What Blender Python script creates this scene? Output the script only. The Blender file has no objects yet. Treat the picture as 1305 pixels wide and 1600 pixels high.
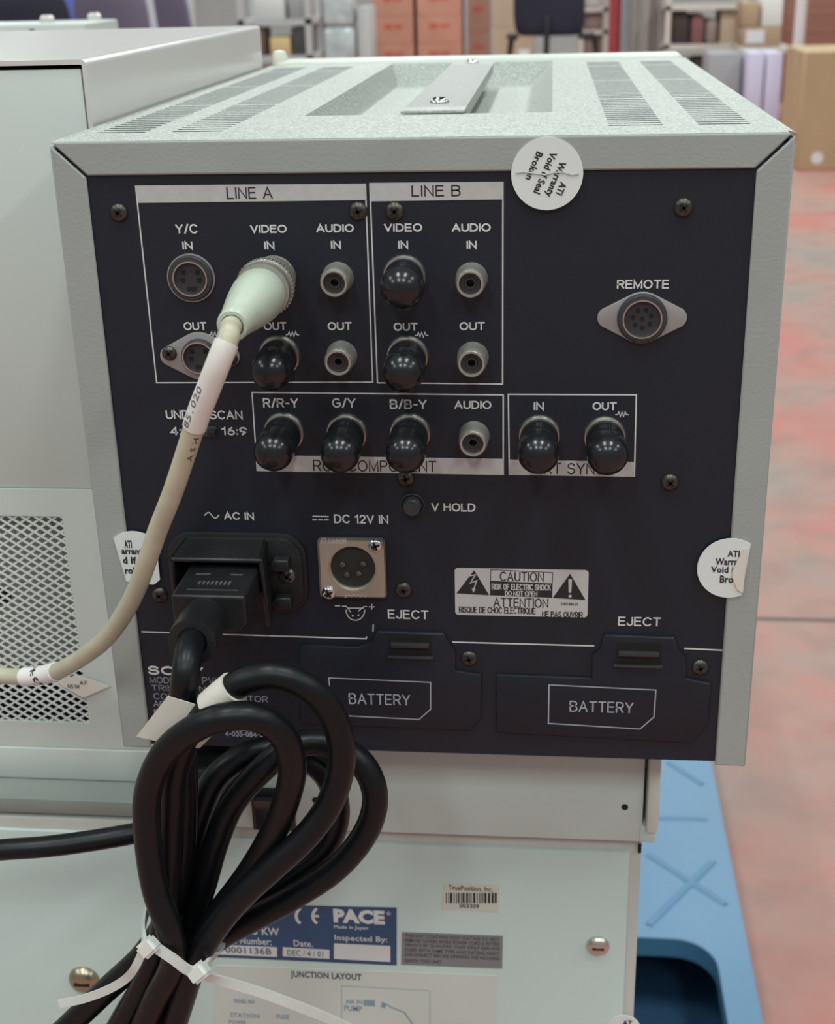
import bpy, bmesh, math, random
from mathutils import Vector, Matrix
random.seed(7)
PI = math.pi
S = bpy.context.scene
col = S.collection

# ------------------------------------------------------------------ camera
CAM = Vector((0.04071, -0.40463, 1.15))
RX = Vector((0.99532, 0.09371, -0.02350)); UP = Vector((-0.01353, 0.37575, 0.92662)); FW = Vector((-0.09566, 0.92195, -0.37526))
FW = FW.normalized(); RX = (RX - FW * RX.dot(FW)).normalized(); UP = RX.cross(FW)
FPX = 2082.9
cd = bpy.data.cameras.new('camera'); cam = bpy.data.objects.new('camera', cd); col.objects.link(cam)
M = Matrix((RX, UP, -FW)).transposed().to_4x4(); M.translation = CAM
cam.matrix_world = M
cd.sensor_fit = 'VERTICAL'; cd.sensor_height = 24; cd.sensor_width = 24 * 1305 / 1600
cd.lens = FPX / 1600 * 24
cd.clip_start = 0.01; cd.clip_end = 100
cd.dof.use_dof = True; cd.dof.focus_distance = 0.415; cd.dof.aperture_fstop = cd.lens / 2.0
S.camera = cam

# ------------------------------------------------------------------ light
w = bpy.data.worlds.new('world'); S.world = w; w.use_nodes = True
bg = w.node_tree.nodes['Background']; bg.inputs[0].default_value = (0.93, 0.97, 1.0, 1); bg.inputs[1].default_value = 0.5

def area(name, loc, sx, sy, power, color=(.93, 1, .97), rot=(0, 0, 0)):
    l = bpy.data.lights.new(name, 'AREA'); l.shape = 'RECTANGLE'; l.size = sx; l.size_y = sy; l.energy = power; l.color = color
    o = bpy.data.objects.new(name, l); col.objects.link(o); o.location = loc; o.rotation_euler = rot
    return o
for ix, x in enumerate((-5.0, -1.1, 1.3, 5.0)):
    for iy, y in enumerate((-4.5, -1.2, 3.0, 7.5, 12.5)):
        area('ceiling_lamp', (x, y, 5.2), 0.5, 1.6, {-4.5: 130, -1.2: 112, 3.0: 88, 7.5: 180, 12.5: 150}[y])
S.view_settings.view_transform = 'Standard'; S.view_settings.look = 'None'; S.view_settings.gamma = 1
S.view_settings.use_curve_mapping = False
S.view_settings.exposure = -0.8

# ------------------------------------------------------------------ helpers
def ray(x, y): return FW + RX * ((x - 652.5) / FPX) - UP * ((y - 800) / FPX)
def at(x, y, Y=0.001):
    d = ray(x, y); return CAM + d * ((Y - CAM.y) / d.y)
def atz(x, y, Z):
    d = ray(x, y); return CAM + d * ((Z - CAM.z) / d.z)
ZM = 0.8912; H = 0.21348; D = 0.35105; HW = 0.111; ZT = ZM + H

MATS = {}
def mat(name, c, rough=.5, metal=0, bump=0, scale=200, var=0, spec=.5, coat=0, emit=None, trans=0, alpha=1, vscale=None, stretch=None):
    if name in MATS: return MATS[name]
    m = bpy.data.materials.new(name); m.use_nodes = True; nt = m.node_tree; b = nt.nodes['Principled BSDF']
    b.inputs['Base Color'].default_value = (*c, 1); b.inputs['Roughness'].default_value = rough; b.inputs['Metallic'].default_value = metal
    b.inputs['Specular IOR Level'].default_value = spec; b.inputs['Coat Weight'].default_value = coat
    b.inputs['Transmission Weight'].default_value = trans; b.inputs['Alpha'].default_value = alpha
    tc = nt.nodes.new('ShaderNodeTexCoord')
    src = tc.outputs['Object']
    if stretch:
        mp = nt.nodes.new('ShaderNodeMapping'); mp.inputs['Scale'].default_value = stretch; nt.links.new(src, mp.inputs[0]); src = mp.outputs[0]
    if bump:
        n = nt.nodes.new('ShaderNodeTexNoise'); n.inputs['Scale'].default_value = scale; n.inputs['Detail'].default_value = 2
        nt.links.new(src, n.inputs['Vector'])
        bp = nt.nodes.new('ShaderNodeBump'); bp.inputs['Strength'].default_value = bump; bp.inputs['Distance'].default_value = .001
        nt.links.new(n.outputs['Fac'], bp.inputs['Height']); nt.links.new(bp.outputs[0], b.inputs['Normal'])
    if var:
        n = nt.nodes.new('ShaderNodeTexNoise'); n.inputs['Scale'].default_value = vscale or scale / 8; n.inputs['Detail'].default_value = 5
        nt.links.new(src, n.inputs['Vector'])
        r = nt.nodes.new('ShaderNodeValToRGB'); e = r.color_ramp.elements
        e[0].position = .3; e[1].position = .7
        e[0].color = (*[max(0, v * (1 - var)) for v in c], 1); e[1].color = (*[min(1, v * (1 + var)) for v in c], 1)
        nt.links.new(n.outputs['Fac'], r.inputs[0]); nt.links.new(r.outputs[0], b.inputs['Base Color'])
    MATS[name] = m; return m

class MB:
    def __init__(s): s.bm = bmesh.new()
    def face(s, pts):
        vs = [s.bm.verts.new(p) for p in pts]; s.bm.faces.new(vs); return s
    def box(s, a, b, bev=0, seg=2):
        bm = bmesh.new(); x0, y0, z0 = [min(p, q) for p, q in zip(a, b)]; x1, y1, z1 = [max(p, q) for p, q in zip(a, b)]
        bmesh.ops.create_cube(bm, size=1)
        for v in bm.verts: v.co = Vector(((x0 + x1) / 2 + v.co.x * (x1 - x0), (y0 + y1) / 2 + v.co.y * (y1 - y0), (z0 + z1) / 2 + v.co.z * (z1 - z0)))
        if bev: bmesh.ops.bevel(bm, geom=bm.edges[:], offset=bev, segments=seg, profile=.5, affect='EDGES')
        return s.add(bm)
    def add(s, bm, mtx=None):
        if mtx is not None: bm.transform(mtx)
        me = bpy.data.meshes.new('t'); bm.to_mesh(me); bm.free(); s.bm.from_mesh(me); bpy.data.meshes.remove(me); return s
    def prism(s, pts, vec, bev=0, seg=2, bevall=False):
        """closed solid: polygon pts swept along vec; bev rounds the rim at the vec end"""
        bm = bmesh.new(); vec = Vector(vec)
        a = [bm.verts.new(p) for p in pts]; b = [bm.verts.new(Vector(p) + vec) for p in pts]
        n = len(pts); bm.faces.new(a[::-1]); top = bm.faces.new(b)
        for i in range(n): bm.faces.new((a[i], a[(i + 1) % n], b[(i + 1) % n], b[i]))
        bmesh.ops.recalc_face_normals(bm, faces=bm.faces[:])
        if bev: bmesh.ops.bevel(bm, geom=list(bm.edges) if bevall else list(top.edges), offset=bev, segments=seg, profile=.5, affect='EDGES')
        return s.add(bm)
    def lathe(s, prof, o, axis=(0, -1, 0), n=32, closed=False):
        """prof: (distance along axis, radius)"""
        ax = Vector(axis).normalized(); t = Vector((0, 0, 1)) if abs(ax.z) < .9 else Vector((1, 0, 0))
        u = ax.cross(t).normalized(); v = ax.cross(u); o = Vector(o)
        bm = bmesh.new(); rings = []
        for d, r in prof:
            if r <= 1e-7: rings.append([bm.verts.new(o + ax * d)])
            else: rings.append([bm.verts.new(o + ax * d + (u * math.cos(2 * PI * k / n) + v * math.sin(2 * PI * k / n)) * r) for k in range(n)])
        prs = list(zip(rings, rings[1:])) + ([(rings[-1], rings[0])] if closed else [])
        for a, b in prs:
            for k in range(n):
                k2 = (k + 1) % n
                if len(a) == 1 and len(b) == 1: continue
                if len(a) == 1: bm.faces.new((a[0], b[k], b[k2]))
                elif len(b) == 1: bm.faces.new((a[k], a[k2], b[0]))
                else: bm.faces.new((a[k], a[k2], b[k2], b[k]))
        bmesh.ops.recalc_face_normals(bm, faces=bm.faces[:])
        return s.add(bm)
    def tube(s, pts, r, n=16, cap=True):
        pts = [Vector(p) for p in pts]; bm = bmesh.new(); rings = []
        t0 = (pts[1] - pts[0]).normalized(); u = t0.orthogonal().normalized()
        for i, p in enumerate(pts):
            t = (pts[min(i + 1, len(pts) - 1)] - pts[max(i - 1, 0)]).normalized()
            u = (u - t * u.dot(t)).normalized(); v = t.cross(u)
            rr = r[i] if isinstance(r, (list, tuple)) else r
            rings.append([bm.verts.new(p + (u * math.cos(2 * PI * k / n) + v * math.sin(2 * PI * k / n)) * rr) for k in range(n)])
        for a, b in zip(rings, rings[1:]):
            for k in range(n): bm.faces.new((a[k], a[(k + 1) % n], b[(k + 1) % n], b[k]))
        if cap: bm.faces.new(rings[0][::-1]); bm.faces.new(rings[-1])
        bmesh.ops.recalc_face_normals(bm, faces=bm.faces[:])
        return s.add(bm)
    def ribbon(s, pts, nrm, wd, th):
        """flat strip along pts; nrm = facing direction(s)"""
        pts = [Vector(p) for p in pts]; bm = bmesh.new(); rings = []
        for i, p in enumerate(pts):
            t = (pts[min(i + 1, len(pts) - 1)] - pts[max(i - 1, 0)]).normalized()
            nn = Vector(nrm[i]) if isinstance(nrm, list) else Vector(nrm)
            nn = (nn - t * nn.dot(t)).normalized(); sd = t.cross(nn)
            ww = wd[i] if isinstance(wd, list) else wd
            rings.append([bm.verts.new(p + sd * (a * ww / 2) + nn * (b * th / 2)) for a, b in ((-1, -1), (1, -1), (1, 1), (-1, 1))])
        for a, b in zip(rings, rings[1:]):
            for k in range(4): bm.faces.new((a[k], a[(k + 1) % 4], b[(k + 1) % 4], b[k]))
        bm.faces.new(rings[0][::-1]); bm.faces.new(rings[-1])
        bmesh.ops.recalc_face_normals(bm, faces=bm.faces[:])
        return s.add(bm)
    def line(s, pts, wd, th=.00009, closed=False):
        """printed line on a plane facing -Y: one mitred strip"""
        P_ = []
        for p in pts:
            if not P_ or (Vector(p) - P_[-1]).length > 1e-6: P_.append(Vector(p))
        n = len(P_); h = wd / 2; L_, R_ = [], []
        for i, p in enumerate(P_):
            a = P_[i - 1] if (i > 0 or closed) else None; b = P_[(i + 1) % n] if (i < n - 1 or closed) else None
            d0 = (p - a).normalized() if a is not None else None; d1 = (b - p).normalized() if b is not None else None
            if d0 is None: t = d1; m_ = 1; q = p - d1 * h * .7
            elif d1 is None: t = d0; m_ = 1; q = p + d0 * h * .7
            else:
                t = (d0 + d1); q = p
                t = t.normalized() if t.length > 1e-4 else d0
                m_ = 1 / max(.45, t.dot(d0))
            sd = Vector((t.z, 0, -t.x)).normalized() * h * m_ + Vector((0, 0, 0))
            L_.append(s.bm.verts.new(q - sd - Vector((0, th, 0)))); R_.append(s.bm.verts.new(q + sd - Vector((0, th, 0))))
        for i in range(n if closed else n - 1):
            k = (i + 1) % n; s.bm.faces.new((L_[i], R_[i], R_[k], L_[k]))
        return s
    def build(s, name, m, parent=None, loc=None, smooth=True, ang=40):
        org = Vector(parent['org']) if parent else Vector(loc or (0, 0, 0))
        s.bm.transform(Matrix.Translation(-org))
        me = bpy.data.meshes.new(name); s.bm.to_mesh(me); s.bm.free(); me.materials.append(m)
        if smooth:
            for p in me.polygons: p.use_smooth = True
            me.set_sharp_from_angle(angle=math.radians(ang))
        o = bpy.data.objects.new(name, me); col.objects.link(o)
        if parent: o.parent = parent
        else: o.location = org
        ORG.append(o); o['org'] = list(org); return o
ORG = []
def empty(name, loc, label=None, cat=None, group=None):
    o = bpy.data.objects.new(name, None); col.objects.link(o); o.location = loc; o['org'] = list(loc); o.empty_display_size = .02
    ORG.append(o)
    if label: tag(o, label, cat, group)
    return o
def tag(o, label=None, cat=None, group=None, kind=None):
    if label: o['label'] = label
    if cat: o['category'] = cat
    if group: o['group'] = group
    if kind: o['kind'] = kind
    return o
def copy_tree(o, loc, label=None, rz=0):
    def rec(q, par):
        c = q.copy(); col.objects.link(c)
        if par: c.parent = par
        for ch in [x for x in list(ORG) if x.parent == q]: rec(ch, c)
        return c
    c = rec(o, None); c.location = loc; c.rotation_euler.z = rz
    if label: c['label'] = label
    return c
def rrect(w_, h_, r, n=6):
    pts = []
    for cx, cz, a0 in ((w_ / 2 - r, h_ / 2 - r, 0), (-w_ / 2 + r, h_ / 2 - r, 90), (-w_ / 2 + r, -h_ / 2 + r, 180), (w_ / 2 - r, -h_ / 2 + r, 270)):
        for k in range(n + 1):
            a = math.radians(a0 + 90 * k / n); pts.append((cx + r * math.cos(a), cz + r * math.sin(a)))
    return pts
def circ(r, n=32): return [(r * math.cos(2 * PI * k / n), r * math.sin(2 * PI * k / n)) for k in range(n)]
def spline(P, per=8):
    P = [Vector(p) for p in P]; out = []
    Q = [P[0] * 2 - P[1]] + P + [P[-1] * 2 - P[-2]]
    for i in range(1, len(Q) - 2):
        p0, p1, p2, p3 = Q[i - 1:i + 3]
        # centripetal Catmull-Rom
        t0 = 0; t1 = t0 + max((p1 - p0).length, 1e-6) ** .5; t2 = t1 + max((p2 - p1).length, 1e-6) ** .5; t3 = t2 + max((p3 - p2).length, 1e-6) ** .5
        for k in range(per):
            t = t1 + (t2 - t1) * k / per
            a1 = p0 * ((t1 - t) / (t1 - t0)) + p1 * ((t - t0) / (t1 - t0)); a2 = p1 * ((t2 - t) / (t2 - t1)) + p2 * ((t - t1) / (t2 - t1)); a3 = p2 * ((t3 - t) / (t3 - t2)) + p3 * ((t - t2) / (t3 - t2))
            b1 = a1 * ((t2 - t) / (t2 - t0)) + a2 * ((t - t0) / (t2 - t0)); b2 = a2 * ((t3 - t) / (t3 - t1)) + a3 * ((t - t1) / (t3 - t1))
            out.append(b1 * ((t2 - t) / (t2 - t1)) + b2 * ((t - t1) / (t2 - t1)))
    out.append(P[-1]); return out

def text_bm(s, bold=0, ext=0):
    """flat text mesh as bmesh in XY, plus its bounds"""
    c = bpy.data.curves.new('txt', 'FONT'); c.body = s; c.size = 1; c.resolution_u = 2; c.offset = bold
    c.space_character = 1.04
    o = bpy.data.objects.new('txt', c); col.objects.link(o)
    dg = bpy.context.evaluated_depsgraph_get(); dg.update()
    me = bpy.data.meshes.new_from_object(o.evaluated_get(dg))
    bm = bmesh.new(); bm.from_mesh(me)
    bpy.data.objects.remove(o); bpy.data.curves.remove(c); bpy.data.meshes.remove(me)
    xs = [v.co.x for v in bm.verts]; ys = [v.co.y for v in bm.verts]
    return bm, (min(xs), max(xs), min(ys), max(ys))
def _arc(cx, cy, rx, ry, a0, a1, n=None):
    n = n or max(4, int(abs(a1 - a0) / 18))
    return [(cx + rx * math.cos(math.radians(a0 + (a1 - a0) * k / n)), cy + ry * math.sin(math.radians(a0 + (a1 - a0) * k / n))) for k in range(n + 1)]
GL = {
 'A': (.72, [[(0, 0), (.36, 1), (.72, 0)], [(.13, .34), (.59, .34)]]),
 'B': (.62, [[(0, .53), (.36, .53)] + _arc(.36, .765, .22, .235, -90, 90) + [(0, 1), (0, 0)] + [(.36, 0)] + _arc(.36, .265, .26, .265, -90, 90)]),
 'C': (.70, [_arc(.38, .5, .38, .5, 42, 318)]),
 'D': (.66, [[(0, 0), (0, 1), (.28, 1)] + _arc(.28, .5, .38, .5, 90, -90) + [(0, 0)]]),
 'E': (.56, [[(.56, 0), (0, 0), (0, 1), (.54, 1)], [(0, .53), (.50, .53)]]),
 'F': (.52, [[(0, 0), (0, 1), (.52, 1)], [(0, .52), (.47, .52)]]),
 'G': (.74, [_arc(.38, .5, .38, .5, 45, 318) + [(.72, .20), (.72, .47), (.42, .47)]]),
 'H': (.64, [[(0, 0), (0, 1)], [(.64, 0), (.64, 1)], [(0, .53), (.64, .53)]]),
 'I': (.02, [[(.01, 0), (.01, 1)]]),
 'J': (.44, [[(.44, 1), (.44, .24)] + _arc(.22, .24, .22, .24, 0, -180)]),
 'K': (.62, [[(0, 0), (0, 1)], [(.60, 1), (0, .38)], [(.22, .58), (.62, 0)]]),
 'L': (.50, [[(0, 1), (0, 0), (.50, 0)]]),
 'M': (.76, [[(0, 0), (0, 1), (.38, .05), (.76, 1), (.76, 0)]]),
 'N': (.64, [[(0, 0), (0, 1), (.64, 0), (.64, 1)]]),
 'O': (.78, [_arc(.39, .5, .39, .5, 90, 450, 22)]),
 'P': (.58, [[(0, 0), (0, 1), (.32, 1)] + _arc(.32, .735, .26, .265, 90, -90) + [(0, .47)]]),
 'Q': (.78, [_arc(.39, .5, .39, .5, 90, 450, 22), [(.48, .22), (.76, -.06)]]),
 'R': (.62, [[(0, 0), (0, 1), (.34, 1)] + _arc(.34, .74, .26, .26, 90, -90) + [(0, .48)], [(.34, .48), (.60, 0)]]),
 'S': (.60, [_arc(.30, .755, .27, .245, 15, 262) + _arc(.30, .262, .30, .262, 82, -165)]),
 'T': (.62, [[(0, 1), (.62, 1)], [(.31, 1), (.31, 0)]]),
 'U': (.62, [[(0, 1), (0, .31)] + _arc(.31, .31, .31, .31, 180, 360) + [(.62, 1)]]),
 'V': (.66, [[(0, 1), (.33, 0), (.66, 1)]]),
 'W': (.96, [[(0, 1), (.24, 0), (.48, 1), (.72, 0), (.96, 1)]]),
 'X': (.64, [[(0, 0), (.64, 1)], [(0, 1), (.64, 0)]]),
 'Y': (.66, [[(0, 1), (.33, .44), (.66, 1)], [(.33, .44), (.33, 0)]]),
 'Z': (.58, [[(0, 1), (.58, 1), (0, 0), (.58, 0)]]),
 '0': (.54, [_arc(.27, .5, .27, .5, 90, 450, 20)]),
 '1': (.28, [[(0, .78), (.14, .82), (.25, 1), (.25, 0)]]),
 '2': (.54, [_arc(.27, .72, .26, .28, 170, -35) + [(.02, .02), (.54, 0)]]),
 '3': (.54, [_arc(.27, .75, .25, .25, 150, -90) + _arc(.26, .26, .28, .26, 90, -150)]),
 '4': (.58, [[(.44, 0), (.44, 1), (0, .30), (.58, .30)]]),
 '5': (.54, [[(.50, 1), (.10, 1), (.05, .50)] + _arc(.27, .32, .27, .32, 130, -150)]),
 '6': (.54, [_arc(.27, .30, .27, .30, 170, 530, 16) + [(.10, .70), (.36, 1)]]),
 '7': (.52, [[(0, 1), (.52, 1), (.18, 0)]]),
 '8': (.54, [_arc(.27, .76, .22, .24, -90, 270, 16), _arc(.27, .26, .27, .26, 90, 450, 16)]),
 '9': (.54, [_arc(.27, .70, .27, .30, -10, -370, 16) + [(.44, .30), (.18, 0)]]),
 '/': (.34, [[(0, -.05), (.34, 1.05)]]), '-': (.32, [[(0, .45), (.32, .45)]]), ':': (.04, [[(.02, .05), (.02, .12)], [(.02, .62), (.02, .69)]]), '.': (.04, [[(.02, .0), (.02, .06)]]), ' ': (.20, []),
}
def stroke_text(mb, s, l, r, t, b, wd, Y=.001, lift=.0001):
    """constant-stroke lettering filling the box l..r, t..b of the photograph's panel, upright on the plane y=Y"""
    my = (t + b) / 2; mx = (l + r) / 2
    A, B_, T_, Bm = at(l, my, Y), at(r, my, Y), at(mx, t, Y), at(mx, b, Y)
    c = at(mx, my, Y); W_ = B_.x - A.x - wd; Hh = T_.z - Bm.z - wd
    adv = []; x = 0
    for ch in s:
        adv.append(x); x += GL[ch][0] + .24
    tot = x - .24; sx = W_ / tot; k = 0
    for ch, x0 in zip(s, adv):
        for st in GL[ch][1]:
            k += 1
            cl_ = len(st) > 8 and (Vector(st[0]) - Vector(st[-1])).length < 1e-4
            pts = [(c.x - W_ / 2 + (x0 + p[0]) * sx, Y, c.z - Hh / 2 + p[1] * Hh) for p in (st[:-1] if cl_ else st)]
            mb.line(pts, wd, lift + .000004 * (k % 3), closed=cl_)
def fit_text(mb, s, ctr, wd, ht, bold=0, rot=0, y=None, lift=.0001, desc=False):
    """text of world width wd and height ht centred at ctr on a plane facing -Y"""
    bm, (x0, x1, y0, y1) = text_bm(s, bold)
    sx = wd / (x1 - x0); sz = ht / (y1 - y0); ca, sa = math.cos(rot), math.sin(rot)
    for v in bm.verts:
        a = (v.co.x - (x0 + x1) / 2) * sx; b = (v.co.y - (y0 + y1) / 2) * sz
        v.co = Vector((ctr[0] + a * ca - b * sa, ctr[1] - lift, ctr[2] + a * sa + b * ca))
    mb.add(bm)
def ptext(mb, s, l, r, t, b, bold=0.0, Y=.001, lift=.0001):
    """text filling the pixel box l..r, t..b on the plane y=Y (world-upright)"""
    my = (t + b) / 2; mx = (l + r) / 2
    A, B, T_, Bm = at(l, my, Y), at(r, my, Y), at(mx, t, Y), at(mx, b, Y)
    fit_text(mb, s, at(mx, my, Y), (B.x - A.x), T_.z - Bm.z, bold, 0, lift=lift)

# ------------------------------------------------------------------ materials
paint = mat('grey_paint', (.315, .342, .328), .5, bump=.12, scale=900, var=.04, vscale=30)
paint_top = mat('speckled_grey_paint', (.395, .43, .395), .36, bump=.9, scale=1000, var=.5, vscale=1300)
black_panel = mat('black_panel', (.0112, .0145, .0228), .5, bump=.05, scale=1500, spec=.36)
black_plastic = mat('black_plastic', (.010, .011, .012), .42, bump=.15, scale=700, var=.25, vscale=90)
rubber = mat('black_rubber', (.010, .011, .013), .22, bump=.03, scale=300, var=.3, vscale=150)
cordm = mat('black_cord', (.0045, .0055, .007), .37, bump=.05, scale=500, spec=.30)
print_white = mat('white_print', (.62, .62, .62), .6)
print_dim = mat('grey_print', (.30, .31, .36), .6)
print_silver = mat('silver_print', (.47, .475, .47), .5, var=.06, vscale=300)
print_black = mat('black_print', (.015, .015, .018), .6)
nickel = mat('nickel', (.62, .60, .55), .32, 1, bump=.05, scale=900)
dull_nickel = mat('dull_nickel', (.43, .42, .38), .42, .75, bump=.2, scale=900)
flange_m = mat('grey_flange', (.30, .29, .29), .5, .2, bump=.05)
dark = mat('dark_void', (.004, .004, .004), .8)
darkgrey = mat('dark_grey_plastic', (.035, .037, .042), .45)
screw_m = mat('dark_screw', (.085, .08, .07), .35, .8, var=.3, vscale=200)
sticker_m = mat('white_sticker', (.68, .72, .71), .5, bump=.04, scale=200)
white_paint = mat('off_white_paint', (.56, .615, .585), .38, bump=.03, scale=700, var=.02, vscale=12)
white_gloss = mat('off_white_gloss', (.62, .60, .578), .2, bump=.02, scale=300)
pace_paint = mat('white_metal_paint', (.505, .605, .58), .42, var=.02, vscale=14)
cream = mat('cream_jacket', (.47, .45, .33), .38, bump=.08, scale=250, var=.10, vscale=90)
boot_m = mat('pale_green_boot', (.47, .54, .44), .33, bump=.06, scale=300, var=.05, vscale=120)
sleeve_m = mat('white_sleeve', (.72, .71, .66), .35)
paper = mat('tag_paper', (.66, .63, .56), .6, bump=.05, scale=200)
nylon = mat('clear_nylon', (.74, .77, .73), .35, trans=.25)

# ------------------------------------------------------------------ setting
def floor_mat():
    m = bpy.data.materials.new('worn_floor'); m.use_nodes = True; nt = m.node_tree; b = nt.nodes['Principled BSDF']; N = nt.nodes.new; L = nt.links.new
    tc = N('ShaderNodeTexCoord')
    n1 = N('ShaderNodeTexNoise'); n1.inputs['Scale'].default_value = 1.4; n1.inputs['Detail'].default_value = 7; n1.inputs['Roughness'].default_value = .62
    L(tc.outputs['Object'], n1.inputs['Vector'])
    r = N('ShaderNodeValToRGB'); e = r.color_ramp.elements; e[0].position = .36; e[0].color = (.29, .22, .19, 1); e[1].position = .63; e[1].color = (.45, .14, .115, 1)
    x = r.color_ramp.elements.new(.48); x.color = (.37, .195, .163, 1)
    L(n1.outputs['Fac'], r.inputs[0])
    n2 = N('ShaderNodeTexNoise'); n2.inputs['Scale'].default_value = 9; n2.inputs['Detail'].default_value = 8; L(tc.outputs['Object'], n2.inputs['Vector'])
    r2 = N('ShaderNodeValToRGB'); r2.color_ramp.elements[0].position = .25; r2.color_ramp.elements[0].color = (.6, .6, .6, 1); r2.color_ramp.elements[1].position = .55; r2.color_ramp.elements[1].color = (1, 1, 1, 1)
    L(n2.outputs['Fac'], r2.inputs[0])
    mx = N('ShaderNodeMix'); mx.data_type = 'RGBA'; mx.blend_type = 'MULTIPLY'; mx.inputs[0].default_value = .5
    L(r.outputs[0], mx.inputs[6]); L(r2.outputs[0], mx.inputs[7]); L(mx.outputs[2], b.inputs['Base Color'])
    b.inputs['Roughness'].default_value = .55; b.inputs['Specular IOR Level'].default_value = .4
    return m
FX0, FX1, FY0, FY1 = -11, 11, -7, 19
tag(MB().box((FX0, FY0, -.1), (FX1, FY1, 0)).build('floor', floor_mat()), kind='structure')
jt = MB()
for y in (1.907, 6.4, 11):
    jt.box((FX0, y - .006, -.01), (FX1, y + .006, .0006))
tag(jt.build('trim_1', mat('floor_joint', (.10, .09, .08), .8)), kind='structure')
wallm = mat('warehouse_wall', (.55, .56, .55), .7, bump=.1, scale=40, var=.06, vscale=2)
tag(MB().box((FX0, FY1, 0), (FX1, FY1 + .15, 3.0)).build('wall_back', wallm), kind='structure')

for nm_, xa_ in (('wall_left', FX0 - .15), ('wall_right', FX1)):
    tag(MB().box((xa_, FY0, 0), (xa_ + .15, FY1, 3.0)).build(nm_, wallm), kind='structure')

# ------------------------------------------------------------------ CRT monitor
mon = empty('video_monitor', (0, D / 2, ZM), 'grey metal cased video monitor seen from its black rear connector panel', 'monitor')
FL = .0100     # rear flange width
FLR = .0104
# side covers (flange mitred at the top)
def cover_side(sx):
    mb = MB()
    xo = sx * HW; xi = sx * (HW - FLR)
    mb.prism([(xo, 0, ZM + .0002), (xo, 0, ZT - .0006), (xi, 0, ZT - FL - .0006), (xi, 0, ZM + .0002)], (0, .0012, 0), 0)
    mb.box((xo - sx * .0014, .0008, ZM + .0002), (xo, D, ZT - .0012))
    o = mb.build('side_cover', paint, mon)
    bv = o.modifiers.new('bevel', 'BEVEL'); bv.width = .0006; bv.segments = 2; bv.limit_method = 'ANGLE'
    return o
cover_side(-1); cover_side(1)
# top cover: flange, sheet with a handle well, vent slots
mb = MB()
mb.prism([(-HW + .0007, 0, ZT), (HW - .0007, 0, ZT), (HW - FLR - .0005, 0, ZT - FL), (-HW + FLR + .0005, 0, ZT - FL)], (0, .0012, 0))
tf = mb.build('top_flange', paint, mon)
bv = tf.modifiers.new('bevel', 'BEVEL'); bv.width = .0007; bv.segments = 3; bv.limit_method = 'ANGLE'
X0, X1, Y0, Y1 = -.0445, .0412, .070, .345
bm = bmesh.new()
def grid_top():
    mb = MB(); z = ZT; zb = ZT - .0125
    for a, b in (((-HW, .0013), (X0, Y0)), ((X0, .0013), (X1, Y0)), ((X1, .0013), (HW, Y0)), ((-HW, Y1), (X0, D)), ((X0, Y1), (X1, D)), ((X1, Y1), (HW, D)), ((-HW, Y0), (X0, Y1)), ((X1, Y0), (HW, Y1))):
        mb.face([(a[0], a[1], z), (b[0], a[1], z), (b[0], b[1], z), (a[0], b[1], z)])
    # well with a shallow left slope, rounded far wall
    rim = [(X0, Y0), (X1, Y0), (X1, Y1), (X0, Y1)]
    steps = [(0, 0), (.70, .80), (.80, .90), (.90, .97), (1, 1)]
    ins = (.0042, .004, .0125, .012)  # left, front, right, far
    rings = []
    for f, dz in steps:
        rings.append([(X0 + ins[0] * f, Y0 + ins[1] * f, z - .0110 * dz), (X1 - ins[2] * f, Y0 + ins[1] * f, z - .0110 * dz), (X1 - ins[2] * f, Y1 - ins[3] * f, z - .0110 * dz), (X0 + ins[0] * f, Y1 - ins[3] * f, z - .0110 * dz)])
    for a, b in zip(rings, rings[1:]):
        for k in range(4): mb.face([a[k], a[(k + 1) % 4], b[(k + 1) % 4], b[k]])
    mb.face(rings[-1])
    bmesh.ops.remove_doubles(mb.bm, verts=mb.bm.verts[:], dist=1e-6)
    for f_ in mb.bm.faces:
        f_.normal_update()
        if f_.normal.z < 0: f_.normal_flip()
    return mb
tc_ = grid_top().build('top_cover', paint_top, mon, ang=24)
def slots(xa, xb, ya, yb):
    mb = MB(); n = max(2, int(round((yb - ya) / .0062)) + 1)
    for i in range(n):
        y = ya + (yb - ya) * i / (n - 1)
        mb.box((xa, y - .0009, ZT - .001), (xb, y + .0009, ZT + .00006))
    return mb.build('vent_slots', mat('vent_dark', (.045, .045, .045), .8), tc_)
for xa, xb in ((-.1038, -.0882), (-.0792, -.0630), (.0585, .0750), (.0858, .1014)):
    for ya, yb in ((.0255, .112), (.121, .200), (.209, .293), (.302, .326)):
        slots(xa, xb, ya, yb)
q = Vector((HW - .0006, .0004, ZT - .0006)); MB().prism([q + Vector((-.0014, 0, .0012)), q + Vector((.0012, 0, .0004)), q + Vector((.0010, 0, -.0018)), q + Vector((-.0002, 0, -.0008))], (0, .0022, 0), .0003).build('chipped_corner', mat('bare_chip', (.36, .24, .19), .6, bump=.4, scale=900), mon)
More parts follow.
